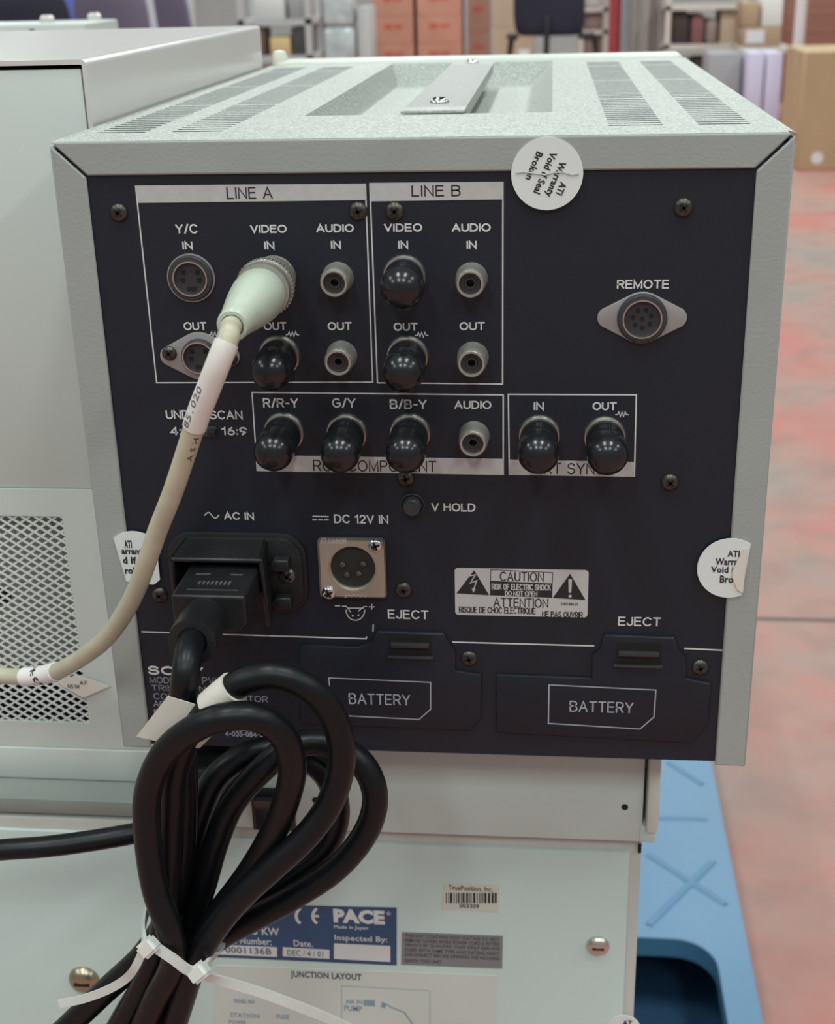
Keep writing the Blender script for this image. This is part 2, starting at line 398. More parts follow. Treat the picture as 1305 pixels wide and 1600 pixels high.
# carry handle across the well
ch = MB().box((-.0108, Y0 + .012, ZT - .0034), (.0112, .309, ZT + .0013), .0006).build('carry_handle', mat('handle_vinyl', (.33, .335, .32), .4, bump=.9, scale=1000, var=.25, vscale=1500), mon)
for ya, yb in ((Y0 - .001, Y0 + .0115), (.3095, .3235)):
    MB().box((-.0108, ya, ZT + .0002), (.0112, yb, ZT + .0013), .0003).build('handle_end', mat('handle_end_paint', (.42, .42, .41), .35, bump=.7, scale=1000, var=.2, vscale=1500), ch)
chrome = mat('chrome', (.72, .72, .70), .15, 1)
def head_screw(o, ax, r, m, par, name='screw', cross=.62):
    """pan head with a cross recess"""
    h = r * .55; o = Vector(o); ax = Vector(ax).normalized()
    s_ = MB().lathe([(-.0006, r * .9), (.0001, r), (h * .35, r * .98), (h * .7, r * .78), (h * .93, r * .45), (h, 0)], o, ax, 24).build(name, m, par)
    t = Vector((0, 0, 1)) if abs(ax.z) < .9 else Vector((0, 1, 0))
    u = ax.cross(t).normalized(); v = ax.cross(u)
    ang = random.uniform(.2, 1.3); a, b = u * math.cos(ang) + v * math.sin(ang), -u * math.sin(ang) + v * math.cos(ang)
    mb = MB()
    for p, q in ((a, b), (b, a)):
        e = r * cross; wq = r * .16
        mb.prism([o + ax * h * .55 + p * e + q * wq, o + ax * h * .55 - p * e + q * wq, o + ax * h * .55 - p * e - q * wq, o + ax * h * .55 + p * e - q * wq], ax * (h * .47))
    mb.build('cross_recess', dark, s_ if par.parent is None else par)
    return s_
head_screw(Vector((.0005, Y0 + .026, ZT + .0013)), (0, 0, 1), .0036, chrome, ch)
head_screw(Vector((.0000, .3165, ZT + .0013)), (0, 0, 1), .0034, chrome, ch)
# front bezel rim beyond the top cover
bz = MB().box((-HW + .001, D - .001, ZM + .001), (HW - .001, D + .022, ZT + .0022), .003, 3).build('front_bezel', mat('bezel_plastic', (.62, .66, .60), .35), mon)
kb = at(437, 88, D + .004)
MB().lathe([(-.002, .0042), (.003, .0042), (.0055, .0032), (.0062, 0)], (kb.x, kb.y, ZT + .0015), (0, 0, 1), 16).build('peg', mat('cream_peg', (.74, .72, .62), .5), mon)
# cabinet floor and rear panel
MB().box((-HW + .0016, .004, ZM + .0008), (HW - .0016, D - .001, ZM + .0026)).build('bottom_plate', darkgrey, mon)
for x in (-.075, .06):
    for y in (.06, .30):
        MB().lathe([(0, .008), (.005, .0095), (.0062, .0095)], (x, y, ZM - .0042), (0, 0, 1), 20).build('foot', rubber, mon)
YP = .001
panel = MB().box((-HW + .0015, YP, ZM + .0014), (HW - .0015, YP + .002, ZT - .003)).build('rear_panel', black_panel, mon)

# printed frames, bars and lettering
lw = .00042
def pframe(pts, wd=lw): MB().line([at(x, y, YP) for x, y in pts], wd, closed=True).build('printed_frame', print_white, panel)
def pbar(pts): return MB().prism([at(x, y, YP) for x, y in pts], (0, -.00012, 0)).build('title_bar', print_silver, panel)
pframe([(212, 291), (571, 288), (582.5, 597), (245, 598)])
pframe([(578, 287), (786, 285), (785.5, 600), (590, 598)])
pframe([(394, 613), (786.5, 617), (786.5, 741), (402, 735)])
pframe([(794.5, 616), (994.5, 617), (991.5, 744), (796, 741)])
pbar([(211, 290), (571.5, 287), (572, 312.5), (215.5, 317)])
pbar([(577, 286.5), (786.5, 284), (786.8, 311.5), (579.5, 314.5)])
pbar([(400, 711), (786.8, 717), (787, 741.5), (402, 736)])
pbar([(796.5, 718), (992.5, 722), (991.5, 744.5), (796, 741.5)])
def word(t_, l, r, a, b, wd=.00050, m=None, par=None, Y=YP, lift=.0001, name='lettering'):
    q = MB(); stroke_text(q, t_, l, r, a, b, wd, Y, lift); return q.build(name, m or print_white, par or panel)
for t_, l, r, a, b in (('LINE A', 354, 426, 292, 311), ('LINE B', 643, 720, 289, 307), ('RGB COMPONENT', 489, 682, 719, 737), ('EXT SYNC', 836, 945, 723, 741)):
    word(t_, l, r, a, b, .00046, print_black, lift=.00016)
for t_, l, r, a, b in (('Y/C', 274, 309, 350, 365), ('IN', 285, 301, 377, 390), ('VIDEO', 391, 448, 351, 364), ('IN', 413, 429, 377, 390), ('AUDIO', 494, 553, 350, 363), ('IN', 517, 533, 376, 389),
        ('OUT', 287, 323, 503, 516), ('OUT', 412, 448, 503, 516), ('OUT', 512, 550, 503, 516), ('VIDEO', 600, 660, 349, 362), ('IN', 622, 638, 376, 389), ('AUDIO', 706, 767, 349, 362), ('IN', 729, 745, 376, 389),
        ('OUT', 615, 653, 504, 517), ('OUT', 718, 758, 503, 516), ('R/R-Y', 411, 466, 622, 637), ('G/Y', 519, 556, 622, 637), ('B/B-Y', 609, 667, 624, 639), ('AUDIO', 710, 768, 626, 639), ('IN', 834, 850, 628, 641), ('OUT', 926, 964, 628, 641),
        ('UNDER SCAN', 259, 379, 641, 655), ('4:3', 266, 297, 667, 680), ('16:9', 346, 386, 667, 680), ('REMOTE', 964, 1046, 437, 451), ('V HOLD', 674, 743, 786, 799), ('AC IN', 350, 397, 800, 812), ('DC 12V IN', 522, 607, 804, 818),
        ('EJECT', 606, 670, 953, 967), ('EJECT', 966, 1033, 964, 978)):
    word(t_, l, r, a, b)
word('SONY', 231, 318, 1041, 1055, .0008)
# sine and dc marks, resistor zigzags, xlr pin sketch
PM = [MB()]
def pl(pts, wd=lw): PM[0].line([at(x, y, YP) for x, y in pts], wd)
def done(n='printed_mark'):
    PM[0].build(n, print_white, panel); PM[0] = MB()
pl([(320 + 22 * k / 12, 805 - 4.5 * math.sin(2 * PI * k / 12)) for k in range(13)], .0004)
done('sine_mark'); pl([(489, 806.5), (513, 807)]); pl([(489, 812), (495, 812)]); pl([(498, 812), (504, 812)]); pl([(507, 812), (513, 812)]); done('dc_mark')
for cx, cy in ((336, 522), (457, 522), (659, 523), (972, 647)):
    pl([(cx - 10, cy + 1), (cx - 7, cy + 1), (cx - 5, cy - 4), (cx - 2.5, cy + 4), (cx, cy - 4), (cx + 2.5, cy + 4), (cx + 5, cy - 4), (cx + 7, cy + 1), (cx + 10, cy + 1)], .00032); done('zigzag_mark')
pl([(541 + 0, 953)] + [(555.5 - 14.5 * math.cos(PI * k / 16), 953 + 16 * math.sin(PI * k / 16)) for k in range(17)], .00034); pl([(544, 950), (568, 950)], .00034)
pl([(535, 947), (541, 947), (548, 956)], .00034); pl([(573, 947.5), (568, 948), (560, 955)], .00034); pl([(524, 946.5), (531, 946.5)], .00034); pl([(577, 948), (585, 948)], .00034); pl([(581, 944), (581, 952)], .00034)
for q in ((551, 962), (560, 961)): pl([q, (q[0] + .5, q[1])], .0006)
done('pin_sketch'); pl([(222, 987), (572, 998), (573, 995)], .0005); done('edge_line'); pl([(583.5, 976), (583, 986)], .0004); done('edge_line')
pl([(708, 1003), (928, 1009)], .0005); done('edge_line'); pl([(1070, 1013), (1131, 1016)], .0005)
done('edge_line')
for t_, l, r, a, b in (('MODEL NO.', 234, 309, 1058, 1068), ('PVM-9044QM', 316, 415, 1059, 1070), ('TRINITRON', 237, 321, 1071, 1080), ('COLOR VIDEO MONITOR', 240, 418, 1085, 1095), ('AC 120V 50/60H', 240, 340, 1096, 1105), ('DC 12V', 241, 285, 1109, 1118), ('4-035-084-01', 352, 415, 1143, 1151)):
    word(t_, l, r, a, b, .00032, print_dim)
MB().prism([at(x, y, YP) for x, y in ((345, 1132), (420, 1135), (420, 1143), (345, 1141))], (0, -.0001, 0)).build('lilac_strip', mat('lilac_strip_m', (.34, .31, .42), .5), panel)

# battery doors: slightly raised covers with an eject latch and printed outline
bdm = mat('battery_door_black', (.0100, .0125, .0200), .5, spec=.34)
def battery(px, tabx, outl, wrd, slot):
    dr = MB()
    dr.prism([at(x, y, YP) for x, y in px], (0, -.0013, 0), .0005).build
    d = dr.build('battery_door', bdm, mon)
    pb = mat('pale_blue_print', (.36, .39, .46), .6)
    MB().line([at(x, y, YP - .0013) for x, y in outl], .0004, closed=True).build('printed_outline', pb, d)
    q = MB(); stroke_text(q, *wrd, .00048, YP - .0013); q.build('lettering', pb, d)
    a, b, c, e = slot
    P, Q = at(a, c, YP - .0014), at(b, e, YP - .0014)
    s = MB(); s.box((P.x, YP - .00145, P.z), (Q.x, YP - .0005, Q.z)); s.build('latch_recess', dark, d)
    mz = (P.z + Q.z) / 2
    lt = MB(); lt.box((P.x + .0008, YP - .0030, mz - .0002), (Q.x - .0008, YP - .001, mz + .0014), .0003); lt.box((P.x - .0006, YP - .0024, Q.z - .0005), (Q.x + .0006, YP - .001, Q.z + .0005), .0003)
    lt.build('eject_latch', mat('latch_plastic', (.03, .03, .033), .4), d)
battery([(470, 1006), (560, 1009), (583, 1000), (590, 984), (694, 988), (700, 1000), (712, 1014), (712, 1046), (752, 1052), (752, 1118), (734, 1139), (470, 1128)], 0, [(514, 1059), (673, 1066), (673, 1108), (655, 1124), (518, 1117)], ('BATTERY', 545, 641, 1084, 1101), (607, 675, 991, 1027))
battery([(776, 1052), (925, 1058), (925, 1022), (938, 1012), (944, 990), (1054, 994), (1060, 1012), (1072, 1026), (1072, 1058), (1110, 1066), (1106, 1130), (1080, 1158), (776, 1142)], 0, [(858, 1070), (1025, 1078), (1022, 1120), (1000, 1139), (857, 1130)], ('BATTERY', 890, 990, 1096, 1113), (963, 1033, 1004, 1041))

# panel screws
for x, y in ((186, 332), (560, 330), (617, 330), (1068, 324), (634, 747), (1047, 753), (631, 921), (250, 929), (733, 1028), (1094, 1042)):
    head_screw(at(x, y, YP), (0, -1, 0), .0029, screw_m, mon, cross=.5)

# coax jacks with rubber dust caps
def bnc(x, y, cap=True, L=.0165, cr=.0063, tilt=(0, 0)):
    o = at(x, y, YP)
    j = MB().lathe([(-.0005, .0068), (.0006, .0068), (.0012, .0064), (.0012, .0060), (.0030, .0060), (.0034, .0056), (.0034, .0050), (.011, .0048), (.0112, .003), (.0112, 0)], o, n=40).build('coax_jack', nickel if cap else dull_nickel, mon)
    if cap:
        ax = Vector((tilt[0], -1, tilt[1] - .02)).normalized()
        pr_ = [(0, .0058), (.0004, .0061), (.0032, .0061), (.0052, .0059), (.0082, .0057)]
        n0 = L - .0
        pr_ += [(.0095, cr * .975), (.0108, cr)]
        pr_ += [(n0 + cr * math.sin(a) * .9, cr * math.cos(a)) for a in [PI / 2 * k / 10 for k in range(10)]] + [(n0 + cr * .9, 0)]
        MB().lathe(pr_, o + Vector((0, -.0016, 0)), ax, 40).build('dust_cap', rubber, j)
    return j
bnc(437, 556, tilt=(.05, .03)); bnc(632, 432, L=.0125, tilt=(.06, .0), cr=.0067); bnc(637, 557, L=.0155, tilt=(.03, .02), cr=.0065); bnc(444, 675); bnc(542, 677, tilt=(.03, 0)); bnc(641, 677, tilt=(.02, .0)); bnc(843, 680, tilt=(-.01, 0), L=.0148, cr=.0065); bnc(945, 682, tilt=(.02, 0), L=.0145, cr=.0065)
bnc(429, 433, cap=False)
# phono jacks
for x, y in ((528, 434), (534, 556), (737, 435), (739, 558), (741, 681)):
    o = at(x, y, YP)
    j = MB().lathe([(-.0005, .0050), (.0, .0050), (.0004, .00475), (.0056, .00465), (.0078, .0043), (.0082, .0040), (.0082, .0034), (.002, .0034)], o, n=32).build('phono_jack', dull_nickel, mon)
    MB().lathe([(.0066, .0034), (.0066, .0020), (.0070, .0018), (.0070, .0012), (.003, .0012), (.003, 0)], o, n=24).build('phono_insert', mat('phono_black', (.03, .03, .032), .4), j)
# s-video sockets and remote socket
def din(x, y, r_out, r_in, holes, flange=None, outer=True):
    k_ = .0008 if flange else 0; o = at(x, y, YP - k_)
    j = MB().lathe([(-.0005 - k_, r_out), (.0008, r_out), (.0014, r_out - .0005), (.0014, r_in + .0002), (.0004, r_in + .0002)], o, n=40).build('round_socket', darkgrey, mon)
    MB().lathe([(.0004, r_in + .0004), (.0021, r_in + .0004), (.0021, r_in), (.0004, r_in)], o, n=40, closed=True).build('socket_ring', nickel, j)
    MB().lathe([(.0006, r_in), (.0006, 0)], o, n=32).build('socket_face', mat('socket_face_m', (.028, .029, .036), .5), j)
    h = MB()
    for dx, dz, hx, hz in holes: h.box((o.x + dx - hx, o.y - .0009, o.z + dz - hz), (o.x + dx + hx, o.y - .0005, o.z + dz + hz))
    h.build('pin_holes', dark, j)
    if flange:
        fw, fh = flange
        pts = []
        for k in range(48):
            a = 2 * PI * k / 48
            # hull of a centre disc and two small ear discs
            best = max(((cx * math.cos(a) + rr, cx, rr) for cx, rr in ((0, fh), (fw - .0032, .0032), (-fw + .0032, .0032))))
            pts.append((o.x + best[1] + best[2] * math.cos(a), YP, o.z + best[2] * math.sin(a)))
        MB().prism(pts, (0, -.0007, 0), .0002).build('flange', flange_m, j)
    return j
sv = [(-.0022, .0018, .0006, .0006), (.0022, .0018, .0006, .0006), (-.0026, -.0006, .0006, .0006), (.0026, -.0006, .0006, .0006), (0, -.0034, .0014, .0006)]
j = din(299, 434, .0072, .0051, sv)
MB().lathe([(.0, .0076), (.0006, .0076), (.0006, .0072), (.0, .0072)], at(299, 434, YP), n=40, closed=True).build('outer_ring', flange_m, j)
j = din(312, 557, .0058, .0048, sv, (.0130, .0078))
head_screw(at(265, 552, YP - .0007), (0, -1, 0), .0024, screw_m, mon)
head_screw(at(360, 560, YP - .0007), (0, -1, 0), .0024, screw_m, mon)
rh = [(.0028 * math.cos(2 * PI * k / 7 + .3), .0028 * math.sin(2 * PI * k / 7 + .3), .00055, .00055) for k in range(7)] + [(0, 0, .0005, .0005)]
din(1003.5, 497, .0076, .0056, rh, (.0136, .0080))
# switch for scan / aspect, v hold knob
P, Q = at(312, 666, YP), at(340, 682, YP)
sw = MB().box((P.x, YP - .0006, P.z), (Q.x, YP + .0005, Q.z), .0002).build('slide_switch', darkgrey, mon)
MB().box((P.x + .003, YP - .0022, P.z - .0008), (P.x + .0056, YP, Q.z + .0008), .0002).build('switch_knob', black_plastic, sw)
o = at(645, 788, YP)
vk = MB().lathe([(0, .0040), (.0005, .0040), (.0007, .0036), (.0002, .0034)], o, n=32).build('hold_bezel', mat('hold_black', (.018, .018, .022), .5), mon)
MB().lathe([(0, .0031), (.0032, .0030), (.0037, .0026), (.0037, 0)], o, n=32).build('hold_knob', mat('hold_knob_m', (.03, .032, .036), .4), vk)

# dc power socket (square nickel plate, round well, four pins)
champagne = mat('champagne_metal', (.60, .57, .48), .38, .85, bump=.06, scale=500)
A, Bq = at(495, 831, YP), at(608, 940, YP)
cx, cz = (A.x + Bq.x) / 2 - .0002, (A.z + Bq.z) / 2; wq, hq = .0228, .0218
xl = MB().prism([(cx + a, YP, cz + b) for a, b in rrect(wq, hq, .0014)], (0, -.0012, 0)).build('dc_socket', mat('socket_edge', (.25, .24, .22), .5, .6), mon)
def ring_plate(pts_out, r, n, y0, y1, c):
    mb = MB()
    outer = []
    for k in range(n):
        a = 2 * PI * k / n; d = Vector((math.cos(a), math.sin(a)))
        t = min(((pts_out[0]) / 2 / abs(d.x)) if abs(d.x) > 1e-6 else 9, (pts_out[1] / 2 / abs(d.y)) if abs(d.y) > 1e-6 else 9)
        e = d * t
        outer.append((c[0] + e.x, c[1] + e.y))
    inner = [(c[0] + r * math.cos(2 * PI * k / n), c[1] + r * math.sin(2 * PI * k / n)) for k in range(n)]
    for k in range(n):
        k2 = (k + 1) % n
        mb.face([(outer[k][0], y1, outer[k][1]), (outer[k2][0], y1, outer[k2][1]), (inner[k2][0], y1, inner[k2][1]), (inner[k][0], y1, inner[k][1])])
        mb.face([(outer[k][0], y0, outer[k][1]), (outer[k2][0], y0, outer[k2][1]), (outer[k2][0], y1, outer[k2][1]), (outer[k][0], y1, outer[k][1])])
        mb.face([(inner[k][0], y1, inner[k][1]), (inner[k2][0], y1, inner[k2][1]), (inner[k2][0], y0, inner[k2][1]), (inner[k][0], y0, inner[k][1])])
    bmesh.ops.remove_doubles(mb.bm, verts=mb.bm.verts[:], dist=1e-6); bmesh.ops.recalc_face_normals(mb.bm, faces=mb.bm.faces[:])
    return mb
hc = at(551, 888, YP - .003)
fp = ring_plate((.0216, .0206), .0082, 64, YP - .0012, YP - .0034, (hc.x, hc.z)).build('face_plate', champagne, xl)
MB().lathe([(.0023, .0082), (.0023, .0076), (.0012, .0076)], (hc.x, YP - .0, hc.z), n=40).build('socket_lip', champagne, xl)
MB().lathe([(.0013, .0082), (.0013, 0)], (hc.x, YP, hc.z), n=40).build('socket_well', mat('well_dark', (.02, .021, .019), .6), xl)
pins = MB()
for dx, dz in ((-.0034, .0012), (.0036, .0016), (-.002, -.0024), (.002, -.002)): pins.lathe([(.0013, .0009), (.0030, .0009), (.0034, 0)], (hc.x + dx, YP, hc.z + dz), n=12)
pins.build('contact_pins', mat('dull_pin', (.16, .15, .13), .4, .8), xl)
head_screw(at(587, 852, YP - .0034), (0, -1, 0), .0024, chrome, xl); head_screw(at(514, 926, YP - .0034), (0, -1, 0), .0024, chrome, xl)
eb = MB(); ptext(eb, 'ITT CANNON', 502, 541, 841, 850, .02, YP - .0034); ptext(eb, 'JAPAN', 538, 572, 928, 934, .02, YP - .0034); eb.build('embossed_lettering', mat('pale_metal', (.75, .72, .62), .4, .6), xl)

# mains inlet: raised plate, hood and screw
A, Bq = at(214, 823, YP), at(482, 962, YP)
c1 = at(372, 890, YP)
wi, hi = .0480, .0292
cix = at(481, 890, YP).x - wi / 2; ciz = (at(367, 821, YP).z + at(367, 962, YP).z) / 2
inl = MB().prism([(cix + a, YP, ciz + b) for a, b in rrect(wi, hi, .0085)], (0, -.0012, 0), .0004).build('mains_inlet', black_plastic, mon)
MB().prism([(cix + a, YP - .0008, ciz + b) for a, b in rrect(wi - .0028, hi - .0028, .0075)], (0, -.0016, 0), .0004).build('inlet_plate', black_plastic, inl)
# hood: trapezoid shroud open at the bottom
hd = MB()
xL, xR = at(291, 838, YP).x, at(418, 841, YP).x
yf = -.014
fl_, fr_ = at(263, 872, yf), at(410, 874, yf)
zb0 = at(300, 836, YP).z; zf0 = fl_.z
zbt = ciz - hi / 2 + .001
th = .0016
hd.prism([(xL, YP - .0015, zb0), (xR, YP - .0015, zb0), (fr_.x, yf, zf0), (fl_.x, yf, zf0)], (0, 0, -th))
hd.prism([(xR, YP - .0015, zb0), (fr_.x, yf, zf0), (fr_.x + .0012, yf, zbt), (xR + .0008, YP - .0015, zbt)], (-th, 0, 0))
hd.prism([(xL, YP - .0015, zb0), (fl_.x, yf, zf0), (fl_.x, yf, zbt), (xL, YP - .0015, zbt)], (th, 0, 0))
ho = hd.build('inlet_hood', black_plastic, inl)
bv = ho.modifiers.new('bevel', 'BEVEL'); bv.width = .0006; bv.segments = 2; bv.limit_method = 'ANGLE'
lug = MB()
for (x, y) in ((438, 878), (442, 936)):
    q = at(x, y, YP - .0024); lug.prism([q + Vector((-.005, 0, -.002)), q + Vector((.0035, 0, -.002)), q + Vector((.0035, 0, .0022)), q + Vector((-.0015, 0, .0022))], (0, -.004, 0), .0006)
lug.build('inlet_lug', black_plastic, inl)
head_screw(at(449, 899, YP - .0024), (0, -1, 0), .0030, mat('grey_screw', (.14, .14, .14), .3, .8), inl)

# caution label
cl = [(711.5, 884.5), (920, 893), (917, 968), (710, 956.5)]
A = at(711, 884.5, YP); Bq = at(918.5, 968, YP)
lc = Vector(((at(711, 920, YP).x + at(919, 930, YP).x) / 2, YP, (at(815, 889, YP).z + at(815, 962.5, YP).z) / 2))
lwid = at(919, 930, YP).x - at(711, 920, YP).x; lhei = at(815, 889, YP).z - at(815, 962.5, YP).z
lab = MB().prism([(lc.x + a, YP, lc.z + b) for a, b in rrect(lwid, lhei, .0012)], (0, -.00012, 0)).build('caution_label', mat('label_grey', (.50, .50, .50), .45), mon)
yl = YP - .00014
bk = MB(); wt = MB()
def tri(x0, y0, x1, y1, x2, y2): bk.prism([at(x0, y0, yl), at(x1, y1, yl), at(x2, y2, yl)], (0, -.00006, 0))
tri(713.5, 927, 764.5, 930, 741, 891); tri(864, 934, 915, 937.5, 891, 896.5)
bk.prism([at(x, y, yl) for x, y in ((766, 907.5), (863.5, 912), (863, 934), (766, 930))], (0, -.00006, 0))
bk.line([at(x, y, yl) for x, y in ((767, 890), (864, 894.5), (863, 912), (766.5, 908))], .0002, closed=True)
def pt2(mb, s, l, r, t, b, bo, lift=.0): stroke_text(mb, s, l, r, t, b, bo, yl - lift, .00006)
pt2(bk, 'CAUTION', 781, 850, 893.5, 908.5, .00042); pt2(bk, 'ATTENTION', 771, 857, 934.5, 949, .00042); pt2(bk, 'RISQUE DE CHOC ELECTRIQUE', 717, 837, 948.5, 958.5, .00032); pt2(bk, 'NE PAS OUVRIR', 847, 911, 955.5, 964.5, .00032); pt2(bk, '3-183-894-01', 876, 903, 941.5, 946, .00015)
pt2(wt, 'RISK OF ELECTRIC SHOCK', 768, 861, 912.5, 922, .00034, .0001); pt2(wt, 'DO NOT OPEN', 789, 840, 923.3, 931.5, .00034, .0001)
yw = yl - .0001
wt.prism([at(x, y, yw) for x, y in ((888.3, 905), (894, 905.2), (892.8, 926), (888.8, 926))], (0, -.00004, 0)); wt.prism([at(891 + 2.6 * math.cos(k * PI / 6), 931.5 + 2.3 * math.sin(k * PI / 6), yw) for k in range(12)], (0, -.00004, 0))
wt.line([at(x, y, yw) for x, y in ((731, 900), (743, 898), (735, 911), (745, 907), (740, 922))], .0004); wt.prism([at(x, y, yw) for x, y in ((737.5, 919), (743.5, 920), (739.5, 926.5))], (0, -.00004, 0))
bk.build('label_print', print_black, lab); wt.build('label_reverse_print', mat('label_grey', (.5, .5, .5)), lab)

# warranty seals
def seal(name_label, cx, cy, rot, clip=None, Y=-.0004, r=.0106):
    o = at(cx, cy, Y)
    pts = [(a, b) for a, b in circ(r, 48)]
    for nx, nz, dd in clip or ():          # keep nx*a + nz*b < dd
        out = []
        for p, q in zip(pts, pts[1:] + pts[:1]):
            fp, fq = nx * p[0] + nz * p[1] - dd, nx * q[0] + nz * q[1] - dd
            if fp <= 0: out.append(p)
            if fp * fq < 0: t_ = fp / (fp - fq); out.append((p[0] + (q[0] - p[0]) * t_, p[1] + (q[1] - p[1]) * t_))
        pts = out
    s = MB().prism([(o.x + a, Y + .0003, o.z + b) for a, b in pts], (0, -.0004, 0)).build('warranty_seal', sticker_m, mon)
    s['label'] = name_label
    return s, o
s, o = seal('round white seal across the top flange', 855, 271.5, 0)
tm = MB(); an = math.radians(-113)
ca, sa = math.cos(an), math.sin(an)
for t_, du, dv, wd, ht in (('ATI', .0023, .0056, .0038, .0021), ('Warranty', .0005, .0027, .0109, .0027), ('Void If Seal', .0000, -.0006, .0128, .0022), ('Broken', -.0006, -.0044, .0086, .0021)):
    fit_text(tm, t_, (o.x + du * ca - dv * sa, -.0005, o.z + du * sa + dv * ca), wd, ht, .03, an)
tm.build('seal_lettering', print_black, s)
# crease across the seal
MB().ribbon([at(x, y, -.0006) for x, y in ((806, 270), (818, 268.5), (838, 271), (852, 273), (864, 269.5), (880, 269), (894, 273), (905, 271))], (0, -1, .4), .00045, .0003).build('crease', mat('crease_paper', (.42, .44, .44), .6), s)
s, o = seal('white seal with a folded corner on the right flange', 1141, 888, 0, clip=((1, -.10, .0052),))
tm = MB()
for t_, x0, x1, y0, y1 in (('ATI', 1137, 1156, 860, 870), ('Warra', 1118, 1153, 872, 883), ('Void i', 1111, 1146, 885, 895), ('Bro', 1125, 1146, 899, 911)): ptext(tm, t_, x0, x1, y0, y1, .03, -.0005)
tm.build('seal_lettering', print_black, s)
MB().prism([at(x, y, -.0008) for x, y in ((1168, 857), (1161, 926), (1152, 921), (1145, 903), (1144, 893), (1152, 876), (1163, 858))], (0, -.0003, 0)).build('folded_corner', paper, s)
s, o = seal('white seal on the left flange behind the cream cable', 212, 875, 0, clip=((-1, -.17, .0055), (1, 0, .0078), (-.1, -1, .0086)))
tm = MB()
for t_, x0, x1, y0, y1 in (('ATI', 194, 206, 844, 856), ('arranty', 190, 228, 857, 869), ('d If Seal', 192, 240, 870, 881), ('roken', 195, 228, 886, 897)): ptext(tm, t_, x0, x1, y0, y1, .045, -.0005)
tm.build('seal_lettering', print_black, s)

# ------------------------------------------------------------------ left cabinet with mesh vent
LX1 = -.1135; LX0 = -.42; LY0 = .05; LY1 = .336; LZT = ZM + .2345
sbot = at(100, 1168, LY0).z; lbot = at(100, 1217, LY0).z
seamz = at(1000, 1320, .03).z     # top of the large enclosure below
cab = empty('equipment_cabinet', ((LX0 + LX1) / 2, (LY0 + LY1) / 2, seamz), 'off-white metal equipment cabinet with an expanded mesh vent, left of the monitor', 'equipment cabinet')
t = .0016
bm = bmesh.new(); zc0 = lbot + .004
prof = []
def corner(cx, cz, r_, a0, a1): return [(cx + r_ * math.cos(math.radians(a0 + (a1 - a0) * k / 6)), cz + r_ * math.sin(math.radians(a0 + (a1 - a0) * k / 6))) for k in range(7)]
outp = [(LX1, zc0)] + corner(LX1 - .002, LZT - .002, .002, 0, 90) + corner(LX0 + .002, LZT - .002, .002, 90, 180) + [(LX0, zc0)]
inp = [(LX1 - t, zc0)] + corner(LX1 - .002, LZT - .002, .002 - t, 0, 90) + corner(LX0 + .002, LZT - .002, .002 - t, 90, 180) + [(LX0 + t, zc0)]
mb = MB(); n_ = len(outp)
for k in range(n_ - 1):
    (a, b), (c, d), (e, f), (g, h) = outp[k], outp[k + 1], inp[k + 1], inp[k]
    for q in ([(a, LY0, b), (c, LY0, d), (c, LY1, d), (a, LY1, b)], [(g, LY0, h), (e, LY0, f), (e, LY1, f), (g, LY1, h)], [(a, LY0, b), (c, LY0, d), (e, LY0, f), (g, LY0, h)], [(a, LY1, b), (c, LY1, d), (e, LY1, f), (g, LY1, h)]): mb.face(q)
bmesh.ops.remove_doubles(mb.bm, verts=mb.bm.verts[:], dist=1e-6); bmesh.ops.recalc_face_normals(mb.bm, faces=mb.bm.faces[:])
o = mb.build('outer_cover', white_gloss, cab)
MB().box((LX0 + t, LY1 - t, zc0), (LX1 - t - .0001, LY1 - .0002, LZT - t - .0001)).build('front_plate', white_paint, cab)
# rear panel with an opening for the mesh
mtl, mtr, mbr = at(0, 806, LY0), at(98.5, 806, LY0), at(138, 1130, LY0)
ox1 = (mtr.x + mbr.x) / 2; ox0 = -.30; oz1 = mtl.z; oz0 = mbr.z
px1 = LX1 - t - .0007; pz1 = LZT - t - .0014
stepz = at(100, 764, LY0).z
mb = MB()
mb.box((LX0 + t, LY0 + .0006, stepz), (px1, LY0 + .003, pz1), .0004)
mb.build('rear_plate', white_paint, cab)
mb = MB(); yf = LY0 + .0001
mb.box((LX0 + t, yf, oz1), (px1, yf + .0016, stepz - .0002)); mb.box((ox1, yf, oz0), (px1, yf + .0016, oz1)); mb.box((LX0 + t, yf, oz0), (ox0, yf + .0016, oz1)); mb.box((LX0 + t, yf, sbot), (px1, yf + .0016, oz0))
mb.build('vent_plate', white_paint, cab)
mb = MB()
pw, ph = .0052, .0035
def clipseg(a, b):
    # clip the segment to the opening
    t0, t1 = 0, 1; d = (b[0] - a[0], b[1] - a[1])
    for p, q in ((-d[0], a[0] - ox0), (d[0], ox1 - a[0]), (-d[1], a[1] - oz0), (d[1], oz1 - a[1])):
        if abs(p) < 1e-12:
            if q < 0: return None
        else:
            r_ = q / p
            if p < 0: t0 = max(t0, r_)
            else: t1 = min(t1, r_)
    if t0 >= t1: return None
    return (a[0] + d[0] * t0, a[1] + d[1] * t0), (a[0] + d[0] * t1, a[1] + d[1] * t1)
for fam in (1, -1):
    k = -70
    for k in range(-120, 120):
        xs = ox0 + k * pw
        # wavy strand: straight diagonal with small knuckles
        sg = clipseg((xs, oz0 if fam == 1 else oz1), (xs + (oz1 - oz0) * pw / ph, oz1 if fam == 1 else oz0))
        if sg:
            (a, b), (c, d) = sg
            mb.ribbon([(a, LY0 + .0010 + .0002 * fam, b), (c, LY0 + .0010 + .0002 * fam, d)], (0, -1, .35), .00080, .0006)
mb.build('vent_mesh', mat('mesh_paint', (.60, .64, .61), .4), cab)
